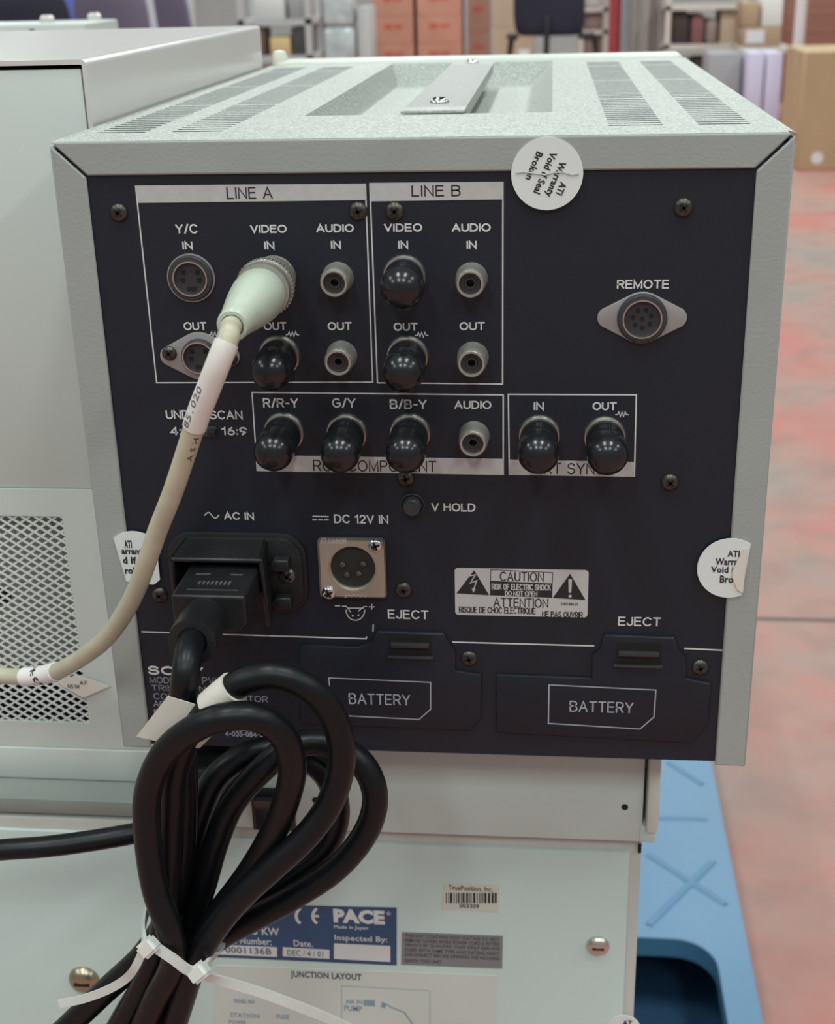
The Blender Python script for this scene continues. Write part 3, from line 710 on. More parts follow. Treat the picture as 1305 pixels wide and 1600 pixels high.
MB().box((ox0 - .01, LY0 + .013, oz0 + .0175), (px1 - .002, LY0 + .015, oz1 + .01)).build('inner_plate', mat('inner_grey', (.36, .38, .36), .5), cab)
MB().box((ox0 - .02, LY0 + .06, oz0 - .012), (px1 - .002, LY0 + .062, oz0 + .03)).box((ox0 - .02, LY0 + .003, oz0 - .014), (px1 - .002, LY0 + .06, oz0 - .012)).build('inner_shade_plate', mat('inner_shade_black', (.012, .013, .012), .7), cab)  # black plates paint in the shade deep behind the lower mesh
mb = MB(); mb.box((LX0, LY0 - .0006, lbot), (LX1 - .0005, LY1, sbot - .0003), .0006); mb.build('plinth', white_paint, cab)
MB().box((LX0, .0354, seamz + .0003), (LX1 - .001, LY1 - .004, lbot - .0003), .0008).build('base_shade_block', mat('base_shade_grey', (.235, .265, .245), .4), cab)  # base block added in darker grey, which paints in the shade under the plinth
h = at(3, 930, LY0 + .013); MB().lathe([(0, .004), (.0004, .004), (.0004, 0)], h, n=20).build('hole', dark, cab)
# asset paper tag on the mesh, behind the cable
tg = [at(x, y, LY0 - .001) for x, y in ((88, 1066), (120, 1054), (172, 1072), (130, 1090))]
tgo = MB().prism(tg, (0, -.0003, 0)).build('paper_tag', paper, cab)
tm = MB(); ptext(tm, 'NS 04', 106, 124, 1069, 1076, .02, LY0 - .0013); ptext(tm, 'A7', 124, 136, 1064, 1070, .02, LY0 - .0013); tm.build('tag_lettering', print_black, tgo)

# ------------------------------------------------------------------ white unit under the monitor + large enclosure
UY = .030
ux1 = at(1030, 1250, UY).x; ux0 = LX1 + .003; uz1 = ZM - .0044; uz0 = seamz + .0002
un = empty('rack_unit', ((ux0 + ux1) / 2, .15, uz0), 'low white metal unit with a black rocker switch, directly under the monitor', 'equipment unit')
MB().box((ux0, UY, uz0 + .001), (at(1006, 1250, UY).x, .31, uz1), .0008).build('chassis', pace_paint, un)
MB().box((at(1006, 1250, UY).x - .001, UY - .0005, uz0 + .001), (at(1024, 1308, UY).x, UY + .03, at(1010, 1290, UY).z), .0008).build('lower_lip', pace_paint, un)
MB().box((at(1011, 1250, UY).x, UY - .003, at(1010, 1296, UY).z), (ux1, .31, uz1), .0012).build('side_flange', white_paint, un)
for x, y in ((976.5, 1261), (493, 1250)): MB().lathe([(0, .0013), (.0002, .0013), (.0002, 0)], at(x, y, UY), n=20).build('screw_hole', dark, un)
A, Bq = at(392, 1230, UY), at(463, 1295, UY)
rs = MB().box((A.x, UY - .002, A.z), (Bq.x, UY + .005, Bq.z), .0006).build('rocker_switch', black_plastic, un)
mz = (A.z + Bq.z) / 2
MB().prism([(A.x + .002, UY - .002, A.z - .002), (A.x + .002, UY - .0055, A.z - .0025), (A.x + .002, UY - .003, mz), (A.x + .002, UY - .005, Bq.z + .0025), (A.x + .002, UY - .002, Bq.z + .002)], (Bq.x - A.x - .004, 0, 0)).build('rocker', mat('rocker_gloss', (.015, .015, .02), .2), rs)
A, Bq = at(312, 1150, UY), at(362, 1268, UY)
MB().box((A.x, UY - .002, A.z), (Bq.x, UY + .004, Bq.z), .0008).build('mains_socket', black_plastic, un)
tm = MB(); ptext(tm, '120V', 418, 444, 1200, 1209, .01, UY); tm.build('lettering', mat('grey_lettering', (.16, .17, .17), .6), un)

EY = .034; ex1 = at(1003, 1335, EY).x; ex0 = -.46; ezb = .152
en = empty('equipment_enclosure', ((ex0 + ex1) / 2, .2, ezb), 'large white metal enclosure carrying a blue rating plate and layout sheet, at the bottom', 'equipment enclosure')
ez1 = seamz - .0002
esx = at(984, 1350, EY).x
MB().box((ex0, EY + .0015, ezb), (ex1, .37, ez1 - .0012), .0012).build('body', mat('enclosure_side', (.47, .48, .45), .4), en)
ftz = at(900, 1330, EY).z
MB().box((ex0, EY, ezb + .01), (esx, EY + .004, ftz), .0006).build('front_panel', pace_paint, en)
MB().box((ex0, EY + .0045, ftz + .0002), (ex1 - .004, .37, ez1), .0004).build('top_sheet', pace_paint, en)
MB().box((at(998, 1321, EY).x, EY + .0004, at(1003, 1334, EY).z), (ex1 - .0002, EY + .003, at(1003, 1322, EY).z)).build('corner_gap', dark, en)
screw_big = mat('brass_screw', (.42, .37, .27), .3, 1)
for x, y, r_, m_ in ((934.5, 1477, .0047, nickel), (132, 1530, .0068, screw_big)):
    q = at(x, y, EY)
    sc = MB().lathe([(-.001, r_), (.0004, r_), (r_ * .3, r_ * .88), (r_ * .5, r_ * .55), (r_ * .58, 0)], q, n=32).build('panel_screw', m_, en)
    MB().box((q.x - r_ * .5, q.y - r_ * .6, q.z - r_ * .08), (q.x + r_ * .5, q.y - r_ * .4, q.z + r_ * .08)).build('screw_slot', dark, sc)
# rating plate
def quad_plate(px, m, name, par, Y=EY, th=.0002): return MB().prism([at(x, y, Y) for x, y in px], (0, -th, 0)).build(name, m, par)
blue = mat('blue_plate', (.022, .072, .165), .4)
pw_ = mat('plate_white', (.62, .65, .65), .5)
rp = quad_plate([(318, 1411), (620, 1418), (620, 1508), (318, 1494)], blue, 'rating_plate', en)
yl = EY - .0002
pp = MB()
for q in ([(522, 1474), (610, 1478), (610, 1503), (522, 1498)], [(442, 1480), (515, 1484), (515, 1498), (442, 1494)], [(342, 1476), (433, 1480), (433, 1495), (342, 1491)]):
    pp.prism([at(x, y, yl) for x, y in q], (0, -.0001, 0))
ptext(pp, 'PACE', 521, 601, 1421, 1443, .06, yl); ptext(pp, '®', 604, 611, 1424, 1430, .0, yl); ptext(pp, 'Made in Japan', 522, 575, 1446, 1453, .012, yl)
ptext(pp, 'Inspected By:', 523, 605, 1462, 1473, .012, yl); ptext(pp, 'Date.', 459, 489, 1469, 1479, .012, yl); ptext(pp, 'Serial Number:', 340, 424, 1464, 1475, .012, yl); ptext(pp, '1.0 - 1.5 KW', 350, 436, 1448, 1460, .012, yl)
# CE mark
for cx in (473, 499):
    pts = [(cx - 10 * math.cos(a) if True else 0, 1431 + 12 * math.sin(a)) for a in [math.radians(-62 + 124 * k / 12) for k in range(13)]]
    pp.line([at(x, y, yl) for x, y in pts], .0013)
pp.line([at(490, 1431, yl), at(497, 1431.2, yl)], .0012)
pp.build('plate_print', pw_, rp)
tm = MB(); ptext(tm, '0001136B', 352, 424, 1480, 1490, .02, yl - .0001); ptext(tm, 'DEC / 4 / 01', 449, 505, 1485, 1494, .01, yl - .0001); tm.build('plate_dark_print', mat('ink_grey', (.12, .14, .17), .6), rp)
nl = quad_plate([(628, 1456), (786, 1462), (785, 1513), (627, 1507)], mat('grey_notice', (.20, .215, .22), .45), 'notice_label', en)
tm = MB()
lines_ = ('THIS UNIT CONTAINS HIGH VOLTAGE DO NOT', 'REMOVE COVERS WHILE POWER CORD IS FITTED', 'SERVICE BY QUALIFIED STAFF ONLY REPLACE', 'FUSES WITH SAME TYPE AND RATING ONLY', 'DISCONNECT BEFORE OPENING THE HOUSING', 'EARTH THIS UNIT')
for k, s_ in enumerate(lines_): ptext(tm, s_, 633, 780 if k < 5 else 690, 1462 + k * 7.4 + 0, 1467.5 + k * 7.4, .012, yl)
tm.build('notice_print', mat('ink_dark', (.05, .055, .06), .6), nl)
al = quad_plate([(694, 1379), (780, 1382), (779, 1425), (690, 1420)], mat('asset_cream', (.56, .58, .51), .5), 'asset_label', en)
tm = MB(); ptext(tm, 'TruePosition, Inc.', 701, 770, 1384, 1393, .012, yl); ptext(tm, '003309', 718, 749, 1412, 1419, .02, yl)
random.seed(3); x = 697
while x < 774:
    wv = random.choice((1.3, 1.3, 2.2, 3.2)); tm.prism([at(x, 1395, yl), at(x + wv, 1395, yl), at(x + wv, 1411, yl), at(x, 1411, yl)], (0, -.0001, 0)); x += wv + random.choice((1.2, 1.6, 2.4))
tm.build('barcode_print', print_black, al)
sheet = quad_plate([(338, 1508), (777, 1524), (775, 1680), (334, 1680)], mat('layout_sheet', (.57, .63, .585), .5), 'layout_sheet', en)
tm = MB(); ptext(tm, 'JUNCTION LAYOUT', 454, 565, 1519, 1532, .03, yl); tm.build('sheet_heading', mat('ink_navy', (.05, .09, .12), .6), sheet)
tm = MB()
for s_, a, b, c, d in (('PANEL NO', 366, 398, 1561, 1568), ('STATION', 360, 405, 1583, 1590), ('POWER', 358, 385, 1594, 1600), ('FUSE', 432, 452, 1585, 1592), ('PUMP', 538, 566, 1571, 1580), ('AIR IN', 540, 566, 1562, 1568)): ptext(tm, s_, a, b, c, d, .02, yl)
tm.line([at(x, y, yl) for x, y in ((598, 1566), (612, 1574), (632, 1582), (645, 1600))], .0006)
tm.line([at(x, y, yl) for x, y in ((534, 1540), (672, 1548), (672, 1640))], .0002); tm.line([at(x, y, yl) for x, y in ((534, 1540), (534, 1640))], .0002)
tm.prism([at(x, y, yl) for x, y in ((568, 1562), (586, 1563), (586, 1572), (568, 1571))], (0, -.0001, 0))
tm.prism([at(x, y, yl) for x, y in ((597, 1565), (604, 1568), (602, 1576), (595, 1573))], (0, -.0001, 0))
tm.build('sheet_drawing', mat('ink_blue', (.22, .33, .42), .6), sheet)
# round white sticker at the lower right corner of the enclosure
q = at(975, 1606, EY - .0002); st = MB().prism([(q.x + a, EY - .0001, q.z + b) for a, b in circ(.0068, 28)], (0, -.0003, 0)).build('round_sticker', sticker_m, en)
tm = MB(); ptext(tm, 'AT', 973, 988, 1594, 1603, .03, EY - .0005); tm.build('sticker_lettering', print_black, st)

# ------------------------------------------------------------------ blue plastic pallet
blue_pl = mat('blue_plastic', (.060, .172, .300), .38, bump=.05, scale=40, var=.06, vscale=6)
PZ = .15
pe = [atz(1117, 1190, PZ), atz(1180, 1600, PZ)]
pal = empty('plastic_pallet', (-.15, .75, 0), 'blue plastic pallet on the pink floor carrying the stacked white equipment', 'pallet')
pxr = .2685; pxl = -.62; py0, py1 = .0, 1.60
# hand-hold opening
hx1 = atz(1136, 1590, PZ).x; hx0 = -.02; hy1 = atz(1080, 1468, PZ).y; hy0 = .50
mb = MB(); zt = PZ; zb = .125
mb.box((pxl, hy1, zb), (pxr, py1, zt)); mb.box((pxl, py0, zb), (pxr, hy0, zt)); mb.box((hx1, hy0, zb), (pxr, hy1, zt)); mb.box((pxl, hy0, zb), (hx0, hy1, zt))
# rounded corner fillet of the opening
rr = .045
pts = [(hx1, hy1, zb)] + [(hx1 - rr + rr * math.cos(a), hy1 - rr + rr * math.sin(a), zb) for a in [PI / 2 * k / 8 for k in range(9)]]
mb.prism(pts, (0, 0, zt - zb))
deck = mb.build('deck', blue_pl, pal)
mb = MB()
for a, b in (((pxl, py0), (pxl + .12, py1)), ((-.24, py0), (-.10, py1)), ((pxr - .012, py0), (pxr, py1))): mb.box((a[0], a[1], 0), (b[0], b[1], zb))
mb.build('runner', blue_pl, pal)
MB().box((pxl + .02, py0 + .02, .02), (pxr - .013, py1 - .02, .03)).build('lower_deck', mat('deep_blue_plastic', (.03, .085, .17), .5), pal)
def rib(p, q):
    a, b = atz(*p, PZ), atz(*q, PZ); dz = Vector((0, 0, -.0064)); MB().tube([a + dz, a.lerp(b, .5) + dz, b + dz], .008, 16).build('deck_rib', blue_pl, pal)
rib((1025, 1278), (1106, 1280)); rib((1012, 1335), (1134, 1414)); rib((1014, 1446), (1116, 1346)); rib((1045, 1192), (1098, 1226))
# ------------------------------------------------------------------ cream video cable
P0 = at(429, 433, YP)
vc = empty('video_cable', (P0.x, P0.y - .02, P0.z), 'cream coaxial video cable plugged into the upper left socket and curving off left', 'cable')
kn = MB()
kn.lathe([(.0035, .0068), (.0042, .0074), (.0115, .0074), (.0122, .0070)], P0, n=40)
kn.build('coupling_sleeve', dull_nickel, vc)
kn = MB().lathe([(.0118, .0070), (.0122, .0084), (.0150, .0086), (.0156, .0081), (.0176, .0081), (.0182, .0084), (.0196, .0082), (.0198, .0060)], P0, n=48)
for k in range(44):
    a = 2 * PI * k / 44; u = Vector((math.cos(a), 0, math.sin(a)))
    kn.tube([P0 + Vector((0, -.0122, 0)) + u * .0084, P0 + Vector((0, -.0152, 0)) + u * .0086], .00035, 6)
kn.build('knurled_ring', dull_nickel, vc)
ax = Vector((-.02, -1, -.03)).normalized()
MB().lathe([(.0190, .0060), (.0194, .0074), (.0215, .0079), (.0255, .0079), (.031, .0074), (.038, .0065), (.045, .0055), (.051, .0047), (.0540, .0046), (.0552, .0042), (.0552, .0032), (.050, .003)], P0, ax, 40).build('strain_boot', boot_m, vc)
e = P0 + ax * .052
tip = P0 + ax * .058
cpts = [e, tip, at(357, 528, -.0655), at(343, 563, -.0675), at(327, 604, -.0665), at(311, 645, -.0645), at(297, 688, -.062), at(284, 728, -.060), at(269, 772, -.058), at(246, 830, -.054), at(217, 912, -.048), at(193, 960, -.041), at(162, 1001, -.033), at(114, 1036, -.020), at(88, 1049, -.012), at(50, 1057, -.004), at(0, 1055, .002), at(-60, 1043, .004), at(-160, 1022, .004)]
cs = spline(cpts, 8)
MB().tube(cs, .00295, 20).build('jacket', cream, vc)
def sub(a, b):
    i = min(range(len(cs)), key=lambda k: (cs[k] - a).length); j = min(range(len(cs)), key=lambda k: (cs[k] - b).length); return cs[i:j + 1]
sl = sub(at(354, 535, -.066), at(304, 667, -.063))
s1 = MB().tube(sl, .00335, 20).build('marker_sleeve', sleeve_m, vc)
def wrap_text(mb, s, path, r, wd_frac, ht, ang0=0, flip=1):
    """text along a cable path wrapped on its surface"""
    bm, (x0, x1, y0, y1) = text_bm(s, .01)
    L = [0]
    for a, b in zip(path, path[1:]): L.append(L[-1] + (b - a).length)
    tot = L[-1]
    for v in bm.verts:
        u = (v.co.x - x0) / (x1 - x0); q = tot * ((1 - wd_frac) / 2 + u * wd_frac)
        i = max(k for k in range(len(L) - 1) if L[k] <= q + 1e-9); f = (q - L[i]) / (L[i + 1] - L[i])
        c = path[i].lerp(path[i + 1], f); t = (path[i + 1] - path[i]).normalized()
        n = (CAM - c); n = (n - t * n.dot(t)).normalized(); sd = n.cross(t)
        ang = ang0 + ((v.co.y - (y0 + y1) / 2) / (y1 - y0)) * ht / r * flip
        v.co = c + (n * math.cos(ang) + sd * math.sin(ang)) * (r + .00006)
    mb.add(bm)
tm = MB(); wrap_text(tm, '851020', list(reversed(sl[len(sl) // 2:])), .00335, .9, .0021, .75); tm.build('sleeve_lettering', mat('ink_grey', (.12, .14, .17)), s1)
tm = MB(); wrap_text(tm, 'A S H', list(reversed(sub(at(303, 670, -.063), at(289, 716, -.061)))), .00295, .9, .0016, -.55); tm.build('jacket_lettering', print_black, vc)
sl2 = sub(at(86, 1050, -.012), at(40, 1057, -.002))
s2 = MB().tube(sl2, .0034, 20).build('number_band', mat('white_band', (.78, .79, .76), .4), vc)
tm = MB()
def ring_text(mb, s, path, r, ht, a0, a1):
    bm, (x0, x1, y0, y1) = text_bm(s, .012); m = len(path) // 2; c0 = path[m]; t = (path[m + 1] - path[m - 1]).normalized()
    n = CAM - c0; n = (n - t * n.dot(t)).normalized(); sd = n.cross(t)
    for v in bm.verts:
        ang = a0 + (a1 - a0) * (v.co.x - x0) / (x1 - x0); off = ((v.co.y - (y0 + y1) / 2) / (y1 - y0)) * ht
        v.co = c0 + t * off + (n * math.cos(ang) + sd * math.sin(ang)) * (r + .00008)
    mb.add(bm)
ring_text(tm, '*6', sl2, .0034, .0058, -1.25, 1.25); tm.build('band_lettering', print_black, s2)

# ------------------------------------------------------------------ black mains cord bundle
pc = empty('power_cord', at(290, 1100, -.06), 'black mains cord plugged into the monitor, its loops bundled and hanging in front', 'power cord')
# plug body
yfp = -.034
a, b, c, d = at(268, 930, yfp), at(383, 932, yfp), at(386, 990, yfp), at(272, 985, yfp)
px0, px1_, pzt, pzb = (a.x + d.x) / 2, (b.x + c.x) / 2, (a.z + b.z) / 2, (c.z + d.z) / 2
mb = MB(); mb.prism([(px0, yfp, pzt), (px1_, yfp, pzt), (px1_, yfp, pzb + .003), (px1_ - .003, yfp, pzb), (px0 + .003, yfp, pzb), (px0, yfp, pzb + .003)], (0, -yfp - .003, 0))
plug = mb.build('plug_body', black_plastic, pc)
bv = plug.modifiers.new('bevel', 'BEVEL'); bv.width = .0009; bv.segments = 3; bv.limit_method = 'ANGLE'
tm = MB()
for k in range(8): tm.box((px0 + .0065 + .0014 * k, -.026, pzt - .0002), (px0 + .0073 + .0014 * k, -.0235, pzt + .0002))
tm.box((px0 + .004, -.0185, pzt), (px0 + .009, -.0178, pzt + .0002)); tm.box((px1_ - .008, -.0185, pzt), (px1_ - .004, -.0178, pzt + .0002)); tm.box((px0 + .004, -.030, pzt), (px1_ - .003, -.0296, pzt + .0002))
tm.build('moulded_marks', mat('plug_marks', (.09, .09, .09), .4), plug)
C0 = at(322, 962, yfp + .002); C1 = at(300, 1004, yfp - .020)
axd = (C1 - C0).normalized(); LL = (C1 - C0).length
MB().lathe([(0, .0070), (LL * .2, .0072), (LL * .85, .0076), (LL, .0074), (LL, .0046), (LL - .003, .0044)], C0, axd, 32).build('strain_relief', black_plastic, pc)
def P(x, y, Y): return at(x, y, Y)
R = .00425
S5 = [C0 + axd * LL * .8, C1 + axd * .003, P(291, 1045, -.064), P(286, 1090, -.065), P(285, 1150, -.060), P(288, 1210, -.056), P(288, 1280, -.056), P(280, 1370, -.058), P(258, 1440, -.060), P(226, 1490, -.061), P(165, 1548, -.060), P(105, 1605, -.060)]
U1 = [P(30, 1680, -.060), P(0, 1760, -.062), P(40, 1800, -.066), P(110, 1760, -.070)]
S1 = [P(200, 1650, -.073), P(244, 1560, -.075), P(272, 1500, -.077), P(264, 1450, -.079), P(243, 1390, -.0775), P(231, 1310, -.076), P(231, 1240, -.075), P(254, 1182, -.076), P(296, 1143, -.078), P(348, 1121, -.079), P(403, 1121, -.077), P(441, 1147, -.0745), P(457, 1195, -.072), P(446, 1255, -.069), P(418, 1318, -.066), P(382, 1375, -.064), P(340, 1430, -.063), P(305, 1480, -.064), P(268, 1545, -.065), P(222, 1625, -.064)]
U2 = [P(180, 1720, -.062), P(170, 1790, -.058), P(210, 1810, -.054), P(240, 1750, -.051)]
S3 = [P(258, 1640, -.050), P(283, 1560, -.051), P(308, 1500, -.053), P(342, 1466, -.0545), P(395, 1436, -.0545), P(458, 1402, -.053), P(531, 1352, -.050), P(576, 1292, -.048), P(586, 1240, -.047), P(568, 1196, -.0455), P(534, 1170, -.045), P(496, 1160, -.046), P(455, 1166, -.049), P(412, 1200, -.052), P(364, 1255, -.053), P(339, 1313, -.054), P(318, 1385, -.055), P(297, 1450, -.056), P(268, 1510, -.056), P(225, 1580, -.055), P(190, 1640, -.055)]
U3 = [P(130, 1740, -.055), P(120, 1800, -.050), P(160, 1810, -.045), P(200, 1740, -.044)]
S4 = [P(238, 1640, -.043), P(270, 1560, -.044), P(300, 1500, -.046), P(345, 1446, -.046), P(400, 1400, -.045), P(460, 1362, -.043), P(512, 1318, -.041), P(527, 1265, -.040), P(511, 1213, -.039), P(475, 1182, -.038), P(432, 1170, -.040), P(385, 1180, -.043), P(340, 1212, -.046), P(313, 1268, -.048), P(293, 1345, -.050), P(275, 1420, -.051), P(255, 1490, -.051), P(205, 1570, -.050), P(165, 1640, -.050)]
U4 = [P(110, 1740, -.052), P(80, 1800, -.058), P(110, 1820, -.064), P(150, 1760, -.069)]
S2 = [P(172, 1640, -.069), P(214, 1560, -.069), P(246, 1490, -.069), P(258, 1430, -.0675), P(263, 1360, -.0655), P(268, 1280, -.064), P(274, 1210, -.064), P(296, 1148, -.0665), P(334, 1100, -.069), P(378, 1066, -.070), P(431, 1054, -.070), P(484, 1075, -.069), P(522, 1122, -.067), P(534, 1185, -.067), P(516, 1254, -.068), P(480, 1305, -.070), P(430, 1352, -.0715), P(378, 1400, -.0725), P(335, 1452, -.0735), P(306, 1500, -.0745), P(285, 1560, -.074), P(262, 1640, -.073), P(240, 1760, -.07), P(235, 1900, -.065)]
mb = MB().tube(spline(S5 + U1 + S1 + U2 + S3 + U3 + S4 + U4 + S2, 7), R, 16)
mb.build('cord', cordm, pc)
# paper flag on the upper loop
wr = spline([P(330, 1104, -.0688), P(345, 1091, -.0694), P(366, 1074, -.0699)], 5)
fg = MB().tube(wr, .0051, 20).build('paper_flag', paper, pc)
MB().prism([P(262, 1088, -.0700), P(342, 1112, -.0690), P(352, 1130, -.0690), P(312, 1169, -.0690), P(262, 1162, -.0692), P(213, 1151, -.0705)], (0, .0003, 0)).build('flag_leaf', paper, fg)

# second cord plugged into the white unit
c2 = empty('mains_lead', at(330, 1230, .0), 'black mains lead from the white unit running off to the left edge', 'power cord')
A = at(337, 1205, UY - .012)
mb = MB(); mb.box((A.x - .0065, UY - .028, A.z - .011), (A.x + .0065, UY - .003, A.z + .011), .0015)
mb.build('plug_body', black_plastic, c2)
lead = spline([(A.x, UY - .020, A.z - .009), P(330, 1255, .004), P(305, 1278, -.002), P(262, 1291, -.006), P(205, 1303, -.012), P(140, 1314, -.016), P(70, 1323, -.020), P(0, 1328, -.022), P(-90, 1338, -.024), P(-200, 1350, -.02)], 8)
MB().tube(lead, .0039, 16).build('cord', cordm, c2)

# zip ties
def tie(label, loc, head, strap_pts, nr, tail, wd=.0026):
    z = empty('cable_tie', loc, label, 'cable tie', 'nylon ties on the cord bundle')
    h0, h1, hr = head
    t = (Vector(h1) - Vector(h0)).normalized(); nrm = (CAM - Vector(h0)).normalized(); nrm = (nrm - t * nrm.dot(t)).normalized()
    sd = t.cross(nrm)
    mb = MB(); L_ = (Vector(h1) - Vector(h0)).length
    bmm = bmesh.new(); bmesh.ops.create_cube(bmm, size=1); bmesh.ops.scale(bmm, vec=(L_, .0052, .0042), verts=bmm.verts)
    bmesh.ops.bevel(bmm, geom=bmm.edges[:], offset=.0009, segments=2, affect='EDGES')
    m4 = Matrix((t, sd, nrm)).transposed().to_4x4(); m4.translation = (Vector(h0) + Vector(h1)) / 2
    mb.add(bmm, m4); mb.build('tie_head', nylon, z)
    MB().ribbon(spline(strap_pts, 6), nr, wd, .0011).build('strap', nylon, z)
    MB().ribbon(spline(tail, 6), (0, -1, .25), wd, .0010).build('tail', nylon, z)
    return z
YT = -.0835
tie('white nylon cable tie on the left of the cord bundle, tail pointing left', at(229, 1478, YT), (at(222, 1489, YT - .001), at(242, 1470, YT - .001), 0),
    [at(226, 1478, YT), at(224, 1455, -.078), at(229, 1425, -.066), at(240, 1412, -.058)], (-.6, -1, .1),
    [at(225, 1482, YT - .001), at(212, 1510, YT - .001), at(196, 1530, -.082), at(165, 1548, -.080), at(125, 1562, -.078), at(93, 1568, -.077)])
tie('white nylon cable tie across the front of the bundle, tail pointing right', at(311, 1522, YT), (at(300, 1528, YT - .001), at(322, 1510, YT - .001), 0),
    [at(243, 1480, YT - .0005), at(270, 1498, YT - .0015), at(298, 1517, YT - .001), at(318, 1512, -.081), at(335, 1490, -.072), at(345, 1474, -.062)], (0, -1, .2),
    [at(318, 1523, YT), at(345, 1532, -.080), at(400, 1548, -.077), at(455, 1568, -.075), at(510, 1590, -.072), at(545, 1606, -.07)], .0032)

# ------------------------------------------------------------------ background
def scale_at(Y): return 1
def bbox_px(name, x0, x1, yt, Y, depth, m, label, cat, zb=0, zt=None, group=None, bev=.004, build=True, empt=False):
    a = at(x0, 40, Y); b = at(x1, 40, Y); z = zt if zt is not None else at((x0 + x1) / 2, yt, Y).z
    mb = MB().box((a.x, Y, zb), (b.x, Y + depth, z), bev)
    if empt: 
        e = empty(name, ((a.x + b.x) / 2, Y + depth / 2, zb), label, cat, group); mb.build('body', m, e); return e, a.x, b.x, z
    o = mb.build(name, m, None, ((a.x + b.x) / 2, Y + depth / 2, zb)); tag(o, label, cat, group); return o
# second white case beyond the cabinet
oc, x0, x1, zc = bbox_px('equipment_case', -260, 133, 40, .72, .09, white_paint, 'off-white upright metal case standing behind the cabinet, at the left edge', 'equipment case', zb=PZ + .0005, empt=True, bev=.002)
for x in (58, 106):
    q = at(x, 40, .72); MB().lathe([(-.004, .006), (.004, .006), (.006, .004), (.006, 0)], (q.x, .745 if x == 58 else .79, zc), (0, 0, 1), 16).build('top_button', white_gloss, oc)
MB().box((at(50, 46, .72).x - .002, .7185, zc - .3), (at(50, 46, .72).x + .002, .7205, zc - .004)).build('panel_gap', dark, oc)

# office chairs
def chair(name, loc, rz, fab, frame, label, cat='office chair', arms=True, back_top=1.10, back_bot=.62, bw=.46):
    c = empty(name, (0, 0, 0), label, cat)
    bk = MB(); n = 7; rows = []
    thick = .06
    for side in (0, 1): 
        g = []
        for i in range(n):
            z = back_bot + (back_top - back_bot) * i / (n - 1); r_ = []
            for j_ in range(n):
                u = -1 + 2 * j_ / (n - 1); ww = bw / 2 * (1 - .10 * abs(2 * i / (n - 1) - 1) ** 3)
                y = .22 + .05 * (i / (n - 1)) + (-.05 * (1 - u * u)) * -1 - .05 + side * thick * (1 - .5 * abs(u) ** 3)
                r_.append(bk.bm.verts.new((u * ww, y, z)))
            g.append(r_)
        rows.append(g)
    for g in rows:
        for i in range(n - 1):
            for j_ in range(n - 1): bk.bm.faces.new((g[i][j_], g[i][j_ + 1], g[i + 1][j_ + 1], g[i + 1][j_]))
    f, g = rows
    for i in range(n - 1):
        bk.bm.faces.new((f[i][0], f[i + 1][0], g[i + 1][0], g[i][0])); bk.bm.faces.new((f[i][-1], f[i + 1][-1], g[i + 1][-1], g[i][-1]))
        bk.bm.faces.new((f[0][i], f[0][i + 1], g[0][i + 1], g[0][i])); bk.bm.faces.new((f[-1][i], f[-1][i + 1], g[-1][i + 1], g[-1][i]))
    bmesh.ops.recalc_face_normals(bk.bm, faces=bk.bm.faces[:])
    b_ = bk.build('backrest', fab, c); sb = b_.modifiers.new('sub', 'SUBSURF'); sb.levels = 1; sb.render_levels = 1
    MB().box((-.24, -.26, .43), (.24, .22, .51), .03, 3).build('seat', fab, c)
    MB().tube([(0, .30, .86), (0, .33, .60), (0, .26, .44), (0, .05, .42)], .02, 10).build('back_support', frame, c)
    MB().tube([(0, 0, .10), (0, 0, .43)], .025, 12).build('column', frame, c)
    for k in range(5):
        a = 2 * PI * k / 5; l = MB().tube([(0, 0, .11), (.28 * math.cos(a), .28 * math.sin(a), .07)], .018, 10).build('leg', frame, c)
        MB().lathe([(-.012, .0), (-.012, .028), (.012, .028), (.012, 0)], (.28 * math.cos(a), .28 * math.sin(a), .028), (-math.sin(a), math.cos(a), 0), 14).build('caster', dark, l)
    if arms:
        for sx in (-1, 1): MB().tube(spline([(sx * .22, .05, .44), (sx * .30, .03, .47), (sx * .30, -.02, .66), (sx * .29, .0, .70), (sx * .27, .22, .72), (sx * .22, .27, .72)], 5), .022, 10).build('armrest', frame, c)
    c.location = loc; c.rotation_euler.z = rz
    return c
purple = mat('grey_purple_fabric', (.15, .135, .20), .8, bump=.2, scale=300)
navy = mat('navy_fabric', (.018, .022, .042), .8)
white_fr = mat('white_frame', (.66, .66, .65), .4)
black_fr = mat('black_frame', (.02, .02, .022), .5)
def cpos(px, Y): q = at(px, 30, Y); return (q.x, Y, 0)
chair('office_chair', cpos(182, 7.4), PI * 1.06, purple, black_fr, 'grey-purple office chair back, left of the chair with the white arms', arms=False, bw=.42)
chair('office_chair', cpos(322, 8.3), PI * .74, purple, white_fr, 'grey-purple office chair with a white arm frame, right of its twin', bw=.40)
chair('office_chair', cpos(30, 6.0), PI * 1.1, navy, black_fr, 'dark navy office chair at the top left corner', bw=.50)
chair('office_chair', cpos(864, 9.6), PI * .96, navy, black_fr, 'black office chair in front of the cartons, far behind the monitor', bw=.50, back_bot=.72, back_top=1.06)
MB_b = bbox_px('storage_tub', 92, 128, -30, 8.9, .4, mat('bright_blue_plastic', (.10, .13, .55), .4), 'bright blue plastic tub between the navy and grey-purple chairs', 'tub', zb=0)
bbox_px('office_cabinet', 232, 284, -40, 9.4, .4, mat('pale_grey_metal', (.55, .56, .57), .4), 'pale grey cabinet between the two grey-purple chairs', 'cabinet')

